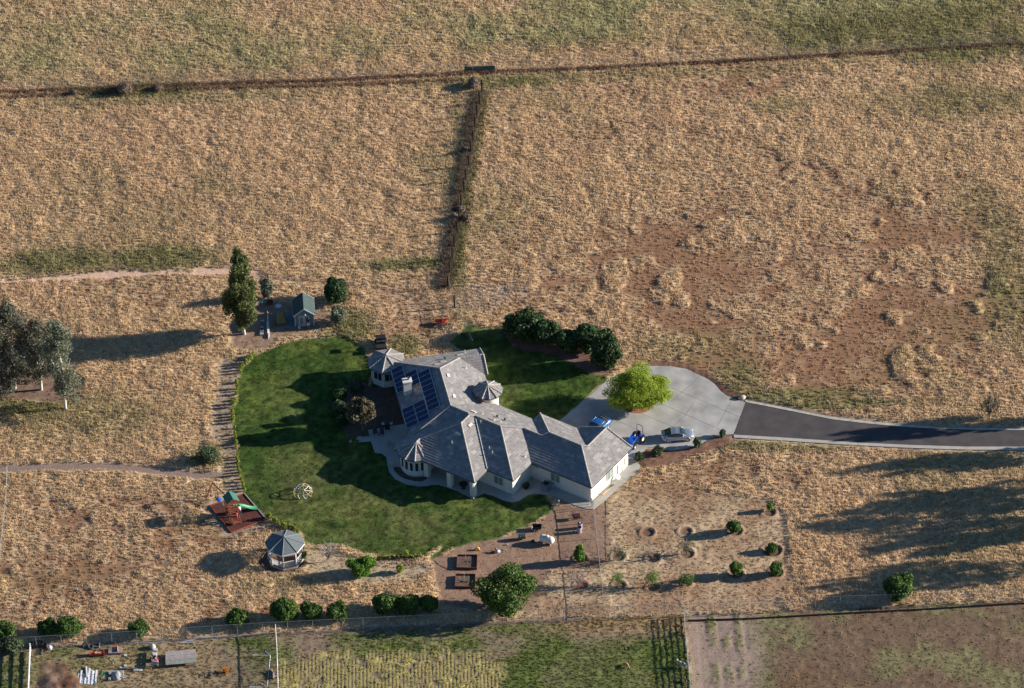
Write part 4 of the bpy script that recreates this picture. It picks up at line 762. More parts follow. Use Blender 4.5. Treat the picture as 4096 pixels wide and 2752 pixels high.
# citrus along the near fence
CIT = [(2020,2367,222,160,'largest citrus tree, domed and dense, just right of the planter boxes',14000,.17),(1545,2412,104,86,'broad citrus bush, left of the three touching ones below the hedge',6000,.16),(1632,2415,84,82,'middle one of the three touching citrus bushes near the fence',4600,.15),(1714,2412,74,74,'right one of the three touching citrus bushes near the fence',3800,.15),
 (1140,2437,110,96,'round citrus bush, largest of the three near the middle of the fence',6500,.16),(1247,2447,86,74,'middle citrus bush of the three right of the white end-on fence',4200,.15),(1346,2444,88,74,'right citrus bush of the three right of the white end-on fence',4200,.15),
 (948,2472,88,72,'citrus bush above the long metal profiles',3800,.15),(556,2511,80,56,'lone low citrus bush above the long near fence, over the equipment yard',3000,.14),(276,2508,100,84,'larger of two touching citrus bushes above the far left yard',5500,.15),(192,2512,80,64,'smaller of two touching citrus bushes above the far left yard',3600,.15),
 (22,2522,90,76,'citrus bush behind the fence at the left edge',4200,.15),(44,2580,96,70,'olive toned bush in front of the fence, left of the white vinyl fence',4500,.15),(3596,2347,124,98,'lone round citrus tree by the fence at the right',8000,.16)]
for i, (x, y, w_, h_, lb, n, s_) in enumerate(CIT): round_tree(x, y, w_*1.04, h_, lb, L_cit if i != 12 else L_shr, 80+i, n, s_, 'citrus_tree', group='citrus bushes along the near fence')
p = G(*zplay(2010,1240)); tree('bright_shrub', (p[0], p[1], 0), 'vivid green feathery shrub right of the gazebo', 'shrub', clumps(0, 0, 1.5, 1.6, 1.5, 1.35, 16, .38, 3)+[(0, 0, .6, 1., .9, .5)], 9000, .11, L_brt, std_trunk(1.3, .07, 1.2, 6, 3), shell=.3, elong=2.4)
round_tree(1601, 2273, 34, 38, 'tiny yellow green shrub on the pale strip below the low hedge', L_hed, 95, 900, .10, 'shrub', 'shrub'); round_tree(*zplay(1300,1000), 26, 36, 'small green bush at the right foot of the gazebo', L_cit, 96, 800, .10, 'shrub', 'shrub')
round_tree(835, 1815, 90, 62, 'green scrub mound beside the lawn hedge above the lower dirt path', L_shr, 97, 2600, .12, 'shrub', 'shrub')
for x, y, w_, h_, lb in [(*zdrive(1018,1218),42,38,'round shrub on the mulch nearest the garage corner'),(*zdrive(1228,1148),46,26,'low green shrub on the mulch, between the garage corner and the silver car'),(*zdrive(1680,1050),36,44,'upright shrub on the mulch in front of the silver car'),(*zdrive(1968,945),28,32,'small shrub at the corner where concrete meets asphalt')]:
    round_tree(x, y, w_, h_, lb, L_shr, int(x) % 97, 1500, .11, 'shrub', 'shrub', group='shrubs on the driveway mulch')
# bare and sparse small trees
def sparse(px, py, hgt, wd, label, leafm=None, n=260, seed=1, bark=None, nb=14, name='sapling', group=None, size=.10, density=.6):
    p = G(px, py); R = random.Random(seed); tr = [[((0, 0, 0), .045), ((0, 0, hgt*.35), .035)]]
    for i in range(nb):
        a = R.random()*6.28; q = wd*.5*R.uniform(.5, 1); z0 = hgt*R.uniform(.15, .45); m1_ = (q*.5*math.cos(a), q*.5*math.sin(a), z0+(hgt-z0)*.5); tr.append([((0, 0, z0), .032), (m1_, .022), ((q*math.cos(a+.3), q*math.sin(a+.3), hgt*R.uniform(.65, 1.)), .012)]); tr.append([(m1_, .016), ((q*.9*math.cos(a-.5), q*.9*math.sin(a-.5), hgt*R.uniform(.6, .95)), .009)])
    r = empty(name, (p[0], p[1], 0), label, 'tree', group); m_ = MB()
    for ps in tr:
        for (a, ra), (b, rb_) in zip(ps, ps[1:]): m_.tube(a, b, ra, rb_, 5)
    m_.build('trunk', bark or barkm, r)
    if leafm: V, F, P = leaves([(0, 0, hgt*.65, wd*.5, wd*.5, hgt*.4)], n, size, .2, .2); np_mesh('crown', V, F, leafm, r, tint=RN.rand(len(P)))
    return r
sparse(*zplay(1610,1090), 2.6, 3.4, 'bare grey leafless tree between gazebo and vivid green shrub', None, 0, 3, mat('bark_grey', (.30, .27, .24), .9), 46, 'bare_tree')
sparse(*zroad(2075,440), 3.6, 3., 'thin airy grey green tree above the road at the right', L_oli, 900, 4, None, 16, 'bare_tree')
for x, y, h_, w_, lm, n, lb, nb in [(395,655,1.9,2.6,L_shr,330,'thin open sapling nearest the end-on fence, middle orchard row',22),(700,650,1.5,1.6,None,0,'leafless orchard sapling, second of the middle row',10),(1000,600,2.0,2.2,L_shr,300,'nearly bare sapling in the dark basin of the middle orchard row',16),
  (385,885,2.1,1.9,L_brt,420,'sparse green sapling, first of the lowest orchard row',12),(695,890,2.3,2.0,L_brt,560,'taller sparse green sapling, second of the lowest orchard row',12),(1000,880,1.5,2.2,L_cit,900,'low spreading green sapling, third of the lowest orchard row',10),(1745,215,1.3,.9,L_brt,700,'small lone sapling in the topmost orchard basin',6)]:
    sparse(*zorch(x, y), h_, w_, lb, lm, n, int(x), None, nb, 'orchard_sapling', 'young orchard trees in dug basins')
for x, y, w_, h_, lm, lb in [(1420,350,56,60,L_cit,'bushy young orchard tree, upper row, long shadow to its left'),(1765,545,44,40,L_cit,'dark leafy young tree in the widest ringed basin'),(1440,725,54,62,L_cit,'leafy young orchard tree, left of the pair in the lowest row'),(1800,722,54,64,L_cit,'leafy young orchard tree at the right end of the lowest row'),(40,595,48,66,L_brt,'upright yellow green young tree in the garden left of the end-on fence')]:
    round_tree(*zorch(x, y), w_, h_, lb, lm, int(y) % 89, 2600, .13, 'orchard_tree', group='young orchard trees in dug basins', k=12)
sparse(*zgard(1755,1130), 2.2, 3.0, 'leafless tree with pink buds in the garden', L_pink, 520, 9, mat('bark_grey', (.30, .27, .24), .9), 30, 'budding_tree', size=.055)
# clipped seedlings of the young hedge round the lawn
prot = None
def seedling(p, hgt, wd, lab, grp):
    global prot
    V, F, P = leaves([(0, 0, hgt*.55, wd*.5, wd*.5, hgt*.5)], 240, .09, .03, .2); r = empty('hedge_plant', p, lab, 'hedge plant', grp)
    MB().tube((0, 0, -.05), (0, 0, hgt*.6), .02, .01, 5).build('stem', barkm, r); np_mesh('foliage', V, F, L_hed, r, tint=RN.rand(len(P))); return r
for pts, st_, lab, grp in ((hedge_line, .62, ' yellow green hedge plant from the top, left lawn edge', 'young hedge plants on the left lawn edge'), (hedge_low, .50, ' yellow green hedge plant from the play surface towards the gazebo', 'young hedge plants above the gazebo'), (hedge_bot, .40, ' yellow green hedge plant from the left, straight bottom lawn row', 'young hedge plants at the bottom lawn edge')):
    protos = [seedling((0, 0, 0), rnd.uniform(.6, 1.0), rnd.uniform(.45, .62), lab, grp) for _ in range(4)]; used = 0
    for i, p in enumerate(along([q*np.array([1, 1, 0]) for q in pts], st_)):
        if pts is hedge_line and (rnd.random() < .22): continue
        o = protos[used] if used < 4 else copy_tree(protos[rnd.randrange(4)]); used += 1
        o['label'] = ORD[used-1]+lab; o.location = (p[0]+rnd.uniform(-.1, .1), p[1]+rnd.uniform(-.1, .1), 0); k = rnd.uniform(.65, 1.15); o.scale = (k, k, k*rnd.uniform(.85, 1.2)); o.rotation_euler = (0, 0, rnd.random()*6.28)
# tumbleweeds and brush on the fences
for i, (x, y, w_, h_, lb) in enumerate([(500,350,78,34,'largest brown tumbleweed heap on the far fence at the left'),(632,352,46,38,'brown tumbleweed on the far fence, right of the largest heap'),(297,370,36,24,'leftmost brown tumbleweed on the far fence'),(1895,332,62,46,'tumbleweed heap where the wooden post line meets the far fence'),(1866,600,36,34,'tumbleweed against the wooden posts, third quarter up the line'),(1868,868,44,34,'tumbleweed right of the wooden posts, half way down'),(1822,868,40,30,'tumbleweed left of the wooden posts, half way down'),(1845,835,40,24,'tumbleweed between two wooden posts just above the half way pair')]):
    round_tree(x, y, w_, h_, lb, L_brn, 110+i, 2600, .09, 'tumbleweed', 'tumbleweed', k=8)
# ------------------------------------------------------------------ cars
tyre = mat('tyre', (.02, .02, .02), .85); rimm = mat('rim', (.55, .56, .58), .3, .7); glassc = mat('car_glass', (.02, .028, .032), .06, spec=.8)
def coupe(name, loc, rz, paint, label, grp=None):
    r = empty(name, loc, label, 'car', grp, rz)
    X_ = [-2.02, -1.94, -1.7, -1.25, -.7, 0, .6, 1.1, 1.55, 1.85, 2.0, 2.05]; hw = [.62, .78, .86, .90, .90, .89, .89, .90, .87, .78, .66, .5]; zb_ = [.42, .30, .22, .2, .2, .2, .2, .2, .2, .24, .3, .4]; zt = [.72, .86, .92, .93, .90, .88, .88, .86, .80, .70, .60, .52]
    rings = []
    for x, w_, b_, t_ in zip(X_, hw, zb_, zt): rings.append([(x, w_*.82, b_), (x, w_, b_+.12), (x, w_*1.0, (b_+t_)/2), (x, w_*.95, t_-.06), (x, w_*.72, t_+.02), (x, 0, t_+.06), (x, -w_*.72, t_+.02), (x, -w_*.95, t_-.06), (x, -w_, (b_+t_)/2), (x, -w_, b_+.12), (x, -w_*.82, b_)])
    m_ = MB().loft(rings)
    for sx in (-1.22, 1.22):
        for sy in (-1, 1): m_.torus((sx, sy*.86, .33), .36, .045, 'y', 14, 6)
    m_.build('body', paint, r)
    # cabin: rings along x, roof curve; cells picked as glass or metal
    cx = [-1.72, -1.3, -.8, -.25, .25, .62, 1.02]; cz = [.90, 1.12, 1.29, 1.345, 1.31, 1.18, .88]; cw = [.60, .66, .66, .66, .65, .66, .70]; cb = [.82]*7; bw = [.74, .80, .84, .85, .85, .84, .78]
    cr_ = [[(x, b_, .86), (x, (b_+w_)/2+.02, .86+(z-.86)*.55), (x, w_, z-.05 if z > .95 else z-.01), (x, w_*.6, z), (x, 0, z+.015), (x, -w_*.6, z), (x, -w_, z-.05 if z > .95 else z-.01), (x, -(b_+w_)/2-.02, .86+(z-.86)*.55), (x, -b_, .86)] for x, z, w_, b_ in zip(cx, cz, cw, bw)]
    roof = MB(); gl = dict(windshield=MB(), rear_window=MB(), side_window=MB(), side_window2=MB())
    for k in range(6):
        for j in range(8):
            q = [cr_[k][j], cr_[k][j+1], cr_[k+1][j+1], cr_[k+1][j]]; tgt = roof
            if 2 <= j <= 5 and k >= 4: tgt = gl['windshield']
            if 2 <= j <= 5 and k <= 1: tgt = gl['rear_window']
            if j in (0, 1) and 1 <= k <= 4: tgt = gl['side_window']
            if j in (6, 7) and 1 <= k <= 4: tgt = gl['side_window2']
            tgt.add(q, [(0, 1, 2, 3)], True)
    for y in (-1, 1): roof.path([cr_[k][2 if y > 0 else 6] for k in range(7)], .025, 5); roof.path([cr_[k][0 if y > 0 else 8] for k in range(7)], .02, 5)
    for k in (2, 4):
        roof.path([cr_[k][j] for j in (2, 3, 4, 5, 6)], .02, 5)
    roof.build('roof', paint, r)
    for k, g_ in gl.items(): g_.build(k.replace('2', ''), glassc, r)
    for sx in (-1.22, 1.22):
        for sy in (-1, 1):
            w_ = MB().torus((0, 0, 0), .235, .085, 'y', 18, 8).build('wheel', tyre, r); w_.location = (sx, sy*.82, .32); rm = MB().tube((0, -.07, 0), (0, .07, 0), .10, n=12)
            for a in range(6): rm.bar((0, sy*.06, 0), (.2*math.cos(a*1.047), sy*.06, .2*math.sin(a*1.047)), .05, .04, (0, 1, 0))
            rm.torus((0, sy*.05, 0), .19, .03, 'y', 14, 5); rm.build('rim', rimm, w_)
    for sy in (-1, 1):
        MB().ball((1.88, sy*.60, .62), (.14, .13, .08)).build('headlight', mat('lamp_clear', (.6, .62, .65), .1, spec=.8), r); MB().box((-1.93, sy*.66, .72), (.12, .24, .12)).build('taillight', mat('lamp_red', (.45, .01, .01), .2), r)
        MB().ball((.62, sy*.97, .95), (.09, .11, .07)).build('mirror', paint, r)
    MB().box((0, 0, 0), (.02, .36, .12)).build('number_plate', mat('white_paint', (.6, .6, .58), .5), r).location = (-2.03, 0, .52)
    return r
silver = mat('silver_paint', (.48, .49, .52), .28, .75, spec=.5, coat=.6); bluep = mat('blue_paint', (.02, .12, .36), .25, .3, spec=.5, coat=.8)
wr, wf = G(*zdrive(1350,1062)), G(*zdrive(1571,1047)); d = wf-wr; hd_ = math.atan2(d[1], d[0]); c = (wr+wf)/2+np.array([-math.sin(hd_), math.cos(hd_), 0])*.82
coupe('parked_coupe', (c[0], c[1], .06), hd_, silver, 'silver coupe parked on the concrete driveway behind the mulch shrubs')
c = G(*zdrive(535,880), .5); coupe('parked_car', (c[0], c[1], .06), rad(228), bluep, 'bright blue car parked close to the garage, partly hidden by the gable')
# ------------------------------------------------------------------ tractor
tb = mat('tractor_blue', (.012, .085, .42), .35, coat=.4); blk = mat('black_plastic', (.018, .018, .02), .6); ivory = mat('ivory_rim', (.62, .60, .52), .5); redm = mat('red_paint', (.30, .035, .02), .55); greym = mat('grey_metal', (.25, .26, .27), .5, .4)
wr, wf = G(*zdrive(1063,1050)), G(*zdrive(975,1128)); d = wf-wr; hd_ = math.atan2(d[1], d[0]); n_ = np.array([-math.sin(hd_), math.cos(hd_), 0]); c = (wr+wf)/2-n_*.55*(1 if n_[0] < 0 else -1)*-1
c = (wr+wf)/2+np.array([-.50, .40, 0]); TR = empty('tractor', (c[0], c[1], .06), 'small blue farm tractor with front loader and roll bar beside the garage', 'tractor', rz=hd_)
MB().box((.55, 0, .92), (1.15, .58, .42)).loft([[(1.12, y, z) for y, z in ((-.27, .72), (.27, .72), (.27, 1.1), (0, 1.16), (-.27, 1.1))], [(1.3, y, z) for y, z in ((-.22, .74), (.22, .74), (.2, 1.02), (0, 1.05), (-.2, 1.02))]]).build('hood', tb, TR)
MB().box((.2, 0, .62), (1.9, .34, .3)).box((-.5, 0, .7), (.7, .5, .3)).build('chassis', greym, TR)
for s in (-1, 1):
    f_ = MB().loft([[(-.55+.66*math.cos(a), s*(.36+w_), .62+.66*math.sin(a)) for w_ in (0, .26)] for a in [rad(x) for x in range(10, 175, 20)]], closed=False, caps=False); f_.build('fender', tb, TR)
    for nm, x, R, rr in (('rear_wheel', -.72, .36, .20), ('front_wheel', .95, .22, .12)):
        w_ = MB().torus((0, 0, 0), R, rr*.8, 'y', 20, 8)
        for k in range(20): a = k*.314; w_.box(((R+rr*.72)*math.cos(a), 0, (R+rr*.72)*math.sin(a)), (.05, .26 if x < 0 else .16, .05))
        o = w_.build('wheel', tyre, TR); o.location = (x, s*.60, R+rr*.72); MB().tube((0, -.09, 0), (0, .09, 0), R*.62, n=14).torus((0, s*.09, 0), R*.6, .035, 'y', 14, 5).build('rim', ivory, o)
MB().box((-.62, 0, 1.02), (.45, .48, .14)).box((-.85, 0, 1.25), (.12, .46, .42)).build('seat', blk, TR)
MB().tube((-.1, 0, 1.05), (-.22, 0, 1.36), .03).torus((-.24, 0, 1.38), .17, .02, 'z').build('steering_wheel', blk, TR)
MB().path([(-1.0, -.46, .7), (-1.02, -.46, 2.15), (-1.02, -.34, 2.3), (-1.02, .34, 2.3), (-1.02, .46, 2.15), (-1.0, .46, .7)], .035).build('roll_bar', blk, TR)
for s in (-1, 1): MB().box((-1.0, s*.46, 1.45), (.08, .08, .16)).build('warning_light', mat('lamp_red', (.45, .01, .01), .2), TR)
for s in (-1, 1): MB().bar((.05, s*.42, 1.25), (.85, s*.42, 1.05), .07, .13).bar((.85, s*.42, 1.05), (1.75, s*.42, .38), .07, .13).bar((.1, s*.42, .6), (.1, s*.42, 1.28), .08, .12).build('loader_arm', tb, TR)
MB().loft([[(1.75, y, z) for y, z in ((-.62, .12), (.62, .12), (.62, .55), (-.62, .55))], [(2.2, y, z) for y, z in ((-.62, .06), (.62, .06), (.62, .12), (-.62, .12))]]).build('bucket', tb, TR)
# ------------------------------------------------------------------ gazebo
whitep = mat('white_paint', (.72, .73, .74), .6); shing = tile_mat('grey_shingle', (.12, .14, .145), (.15, .175, .18), (.18, .20, .205), .3, .16, .5, .35)
gc = G(*zplay(1061,851), 2.55); GZ = empty('gazebo', (gc[0], gc[1], 0), 'white octagonal garden gazebo with grey green shingle roof and railings', 'gazebo')
a0 = rad(-6); m_ = MB(); keep_R = R_
def cr2(mb, R, rise, n, a0, z):
    for i in range(n):
        t0, t1 = a0+2*math.pi*i/n, a0+2*math.pi*(i+1)/n; tm = (t0+t1)/2; P3 = [np.array([R*math.cos(t0), R*math.sin(t0), z]), np.array([R*math.cos(t1), R*math.sin(t1), z]), np.array([0, 0, z+rise])]
        mb.add(P3, [(0, 1, 2)], False, [face_uv(P3, np.array([math.cos(tm), math.sin(tm), 0]))])
cr2(m_, 2.46, 1.0, 8, a0, 2.55); m_.build('roof', shing, GZ); m_ = MB()
for i in range(8): t_ = a0+i*math.pi/4; m_.tube((2.46*math.cos(t_), 2.46*math.sin(t_), 2.57), (0, 0, 3.57), .045, .04, 6)
m_.tube((0, 0, 3.5), (0, 0, 3.66), .14).build('ridge_cap', mat('ridge_grey', (.19, .21, .21), .8), GZ)
MB().tube((0, 0, 3.6), (0, 0, 4.1), .03, .015, 6).ball((0, 0, 3.82), (.07, .07, .07), 8, 6).build('finial', greym, GZ)
m_ = MB()
for i in range(8): t0, t1 = a0+i*math.pi/4, a0+(i+1)*math.pi/4; m_.bar((2.44*math.cos(t0), 2.44*math.sin(t0), 2.47), (2.44*math.cos(t1), 2.44*math.sin(t1), 2.47), .06, .16)
m_.build('fascia', whitep, GZ)
MB().prism([(2.25*math.cos(a0+i*math.pi/4), 2.25*math.sin(a0+i*math.pi/4)) for i in range(8)], -.1, .28).build('deck', mat('deck_brown', (.20, .12, .085), .8, noise=.25, nscale=5), GZ)
MB().prism([(2.32*math.cos(a0+i*math.pi/4), 2.32*math.sin(a0+i*math.pi/4)) for i in range(8)], .02, .24).build('deck_skirt', mat('skirt_grey', (.42, .41, .40), .8), GZ)
for i in range(8): t_ = a0+i*math.pi/4; MB().box((2.12*math.cos(t_), 2.12*math.sin(t_), 1.38), (.12, .12, 2.25), t_).build('post', whitep, GZ)
for i in range(8):
    if i == 1: continue
    t0, t1 = a0+i*math.pi/4, a0+(i+1)*math.pi/4; p0 = Vector((2.12*math.cos(t0), 2.12*math.sin(t0), 0)); p1 = Vector((2.12*math.cos(t1), 2.12*math.sin(t1), 0)); m_ = MB()
    for z in (.42, 1.14): m_.bar(p0+Vector((0, 0, z)), p1+Vector((0, 0, z)), .07, .07)
    for k in range(1, 12): q = p0.lerp(p1, k/12); m_.box((q.x, q.y, .78), (.06, .04, .72), t0)
    m_.build('railing', whitep, GZ)
    m_ = MB(); m_.bar(p0+Vector((0, 0, 2.36)), p1+Vector((0, 0, 2.36)), .05, .12); m_.build('top_beam', whitep, GZ)
MB().tube((.1, .1, .28), (.1, .1, .95), .06).tube((.1, .1, .95), (.1, .1, 1.0), .5, n=16).build('round_table', mat('table_tan', (.35, .28, .2), .7), GZ)
# ------------------------------------------------------------------ garden shed
sdl, sdr = G(*zshed(1197,1120)), G(*zshed(1433,1104)); d = sdr-sdl; SW = float(np.linalg.norm(d[:2])); az = math.atan2(d[1], d[0]); SH = empty('garden_shed', sdl, 'blue grey garden shed with dark green gable roof and white trimmed double doors', 'shed', rz=az)
SD = 3.2; eh = 2.0; rh_ = 2.95; sbl = mat('shed_blue', (.155, .205, .25), .8, noise=.06, nscale=6); grn_s = tile_mat('green_shingle', (.045, .070, .068), (.06, .088, .082), (.075, .10, .095), .3, .15, .5, .3)
m_ = MB(); f0 = [(0, 0, 0), (SW, 0, 0), (SW, 0, eh), (SW/2, 0, rh_-.04), (0, 0, eh)]; m_.add(f0+[(x, SD, z) for x, y, z in f0], [(0,1,2,3,4), (9,8,7,6,5), (0,5,6,1), (1,6,7,2), (4,9,5,0)]); m_.build('wall', sbl, SH)
m_ = MB()
for s in (-1, 1):
    x0 = SW/2; x1 = SW/2+s*(SW/2+.20); z1 = rh_-(rh_-eh)*((SW/2+.20)/(SW/2)); q = [(x0, -.18, rh_), (x1, -.18, z1), (x1, SD+.15, z1), (x0, SD+.15, rh_)]; q = q if s > 0 else q[::-1]
    L = math.hypot(x1-x0, rh_-z1); uv = [(0, L+9), (0, 9), (SD+.3, 9), (SD+.3, L+9)]; uv = uv if s > 0 else uv[::-1]; m_.add(q, [(0, 1, 2, 3)], False, [uv]); m_.add([(x, y, z-.06) for x, y, z in q], [(3, 2, 1, 0)], False, [uv])
m_.build('roof', grn_s, SH); m_ = MB()
for s in (-1, 1):
    x1 = SW/2+s*(SW/2+.20); z1 = rh_-(rh_-eh)*((SW/2+.20)/(SW/2))
    for y in (-.19, SD+.16): m_.bar((SW/2, y, rh_-.05), (x1, y, z1-.05), .04, .13)
    m_.bar((x1, -.19, z1-.04), (x1, SD+.16, z1-.04), .03, .09)
m_.build('trim', whitep, SH); m_ = MB()
for x in (0, SW): m_.box((x, -.02, eh/2), (.09, .09, eh))
m_.build('corner_board', whitep, SH)
for k, (x0, x1) in enumerate(((.50, 1.16), (1.20, 1.86))):
    o = MB().box(((x0+x1)/2, -.03, .95), (x1-x0, .06, 1.75)).build('door', sbl, SH); m_ = MB()
    for x in (x0+.04, x1-.04): m_.box((x, -.075, .95), (.08, .03, 1.75))
    for z in (.11, .34, 1.56, 1.78): m_.box(((x0+x1)/2, -.078, z), (x1-x0, .03, .08))
    m_.build('door_trim', whitep, o); MB().box((x1-.1 if k == 0 else x0+.1, -.11, .95), (.03, .05, .2)).build('handle', greym, o)
MB().cone((SW/2+.12, -.16, 2.0), .16, .26, 10).tube((SW/2+.12, -.02, 2.2), (SW/2+.12, -.2, 2.22), .03).build('door_lamp', whitep, SH)
slate = mat('slab_slate', (.16, .19, .21), .85, noise=.12, nscale=1.2)
o = MB().prism(GP(zshed, [(944,940),(1165,925),(1190,1135),(968,1145)]), -.1, .07).build('slab', slate); tag(o, kind='structure')
o = MB(); c = G(*zshed(1022,1060)); CV = empty('covered_cart', c, 'tarp covered cart on the dark slab left of the shed', 'cart')
o.box((0, 0, .35), (1.15, 1.7, .45), .1).build('cart_body', mat('olive_tarp', (.12, .10, .05), .9), CV); MB().loft([[(x*.6, y*.9, z) for x, y in ((-1, -1), (1, -1), (1, 1), (-1, 1))] for z in (.57,)]+[[(x*.45+.12, y*.7+.1, .85) for x, y in ((-1, -1), (1, -1), (1, 1), (-1, 1))], [(x*.12+.2, y*.5+.3, 1.15) for x, y in ((-1, -1), (1, -1), (1, 1), (-1, 1))]], sm=False).build('cover', mat('tan_tarp', (.22, .16, .05), .9), CV)
MB().box((-.05, -.55, .80), (.55, .45, .05)).build('panel', mat('slate_panel', (.10, .14, .16), .5), CV)
def paver_row():
    p0, p1 = G(*zshed(783,1062)), G(*zshed(775,1215)); r0 = None
    for k in range(8):
        p = p0+(p1-p0)*k/7.; hz = .12 if k < 4 else .24
        o = MB().box((0, 0, hz/2+.02), (.45, .60, hz), .02).build('paving_block', mat('block_grey', (.34, .35, .36), .9, noise=.1)); o.location = p; tag(o, ORD[k]+' square grey paving block from the top of the column left of the shed', 'paving block', 'column of paving blocks beside the shed')
paver_row()
for k, (a, b) in enumerate((((846,920),(856,1270)), ((838,1060),(842,1160)), ((860,1055),(866,1250)), ((852,990),(848,1200)))):
    p0, p1 = G(*zshed(*a), .12+.06*k), G(*zshed(*b), .12+.06*k); o = MB().tube((0, 0, 0), Vector(p1-p0), .055, n=8).build('white_pipe', mat('pipe_white', (.55, .56, .58), .5)); o.location = p0; tag(o, ['longest white pipe of the loose stack between eucalyptus and slab', 'shortest white pipe at the left of the loose stack by the shed', 'white pipe at the right side of the loose stack by the shed', 'white pipe lying on top of the loose stack by the shed'][k], 'pipe', 'white pipes stacked left of the shed')
def thing1(name, mb, m, loc, label, cat, group=None, rz=0.):
    o = mb.build(name, m); o.location = tuple(float(c) for c in loc); o.rotation_euler = (0, 0, rz); return tag(o, label, cat, group)
thing1('bucket', MB().tube((0, 0, 0), (0, 0, .36), .13, .16, 12).torus((0, 0, .36), .16, .015), mat('white_paint', (.7, .7, .7)), G(*zshed(1245,1140)), 'white bucket on the ground in front of the shed doors', 'bucket')
thing1('wooden_crate', MB().box((0, 0, .18), (.42, .5, .04)).box((0, 0, .04), (.42, .5, .06)).box((-.2, 0, .16), (.03, .5, .3)).box((.2, 0, .16), (.03, .5, .3)).box((0, .24, .16), (.4, .03, .3)).box((0, -.24, .16), (.4, .03, .3)), mat('crate_wood', (.20, .13, .09), .9), G(*zshed(935,1120)), 'small brown wooden crate at the lower left corner of the slab', 'crate')
thing1('tub', MB().tube((0, 0, 0), (0, 0, .32), .30, .42, 16, caps=False).torus((0, 0, .32), .42, .03, n=18).tube((0, 0, .02), (0, 0, .04), .3, n=16), mat('brown_tub', (.10, .05, .035), .7), G(*zshed(880,830)), 'round brown tub on the dry ground above the slab', 'tub')
thing1('round_disc', MB().tube((0, 0, 0), (0, 0, .1), .47, .45, 18).torus((0, 0, .1), .43, .03, n=18), mat('lid_grey', (.42, .45, .50), .6), G(*zshed(982,865)), 'flat pale grey disc lying above the slab', 'disc')
thing1('blue_toy', MB().ball((0, 0, .12), (.14, .42, .12), 10, 6), mat('toy_blue', (.03, .42, .55), .4), G(*zshed(788,815)), 'small turquoise plastic toy on the dirt right of the eucalyptus', 'toy', rz=-.6)
hose_pts = [G(*zshed(*q), .05) for q in [(1520,1135),(1470,1160),(1445,1195),(1440,1225),(1412,1228),(1410,1200),(1432,1175),(1455,1150)]]
thing1('garden_hose', MB().path([p-hose_pts[0]+[0, 0, .03] for p in hose_pts], .03, 6), mat('hose_grey', (.35, .36, .28), .6), hose_pts[0], 'thin garden hose looped on the ground right of the shed', 'hose')
thing1('boulder', MB().ball((0, 0, .18), (.52, .38, .34), 12, 8, .28), mat('rock', (.42, .36, .30), .95, noise=.2, bump=.4), G(*zdrive(2190,555)), 'pale boulder at the far corner where concrete meets asphalt', 'rock')
# ------------------------------------------------------------------ people and animals
skinm = mat('skin', (.42, .25, .17), .6)
def skin_mesh(name, chains, m, parent, sub=1):
    """each chain is a list of (point, radius); chains sharing a first point are welded"""
    vs, es, rs, idx, roots = [], [], [], {}, []
    for ch in chains:
        prev = None
        for i, (p, r) in enumerate(ch):
            k = tuple(round(c, 4) for c in p)
            if k not in idx:
                idx[k] = len(vs); vs.append(k); rs.append(r)
                if i == 0: roots.append(idx[k])
            if prev is not None: es.append((prev, idx[k]))
            prev = idx[k]
    me = bpy.data.meshes.new(name); me.from_pydata(vs, es, []); o = link_obj(name, me, parent); md = o.modifiers.new('skin', 'SKIN')
    if not me.skin_vertices: 
        import bmesh
        bm = bmesh.new(); bm.from_mesh(me); bm.verts.layers.skin.verify(); bm.to_mesh(me); bm.free()
    for i, r in enumerate(rs): me.skin_vertices[0].data[i].radius = (r, r)
    for i in range(len(vs)): me.skin_vertices[0].data[i].use_root = i in roots
    md.use_smooth_shade = True; s = o.modifiers.new('sub', 'SUBSURF'); s.levels = sub; s.render_levels = sub
    me.materials.append(m); return o
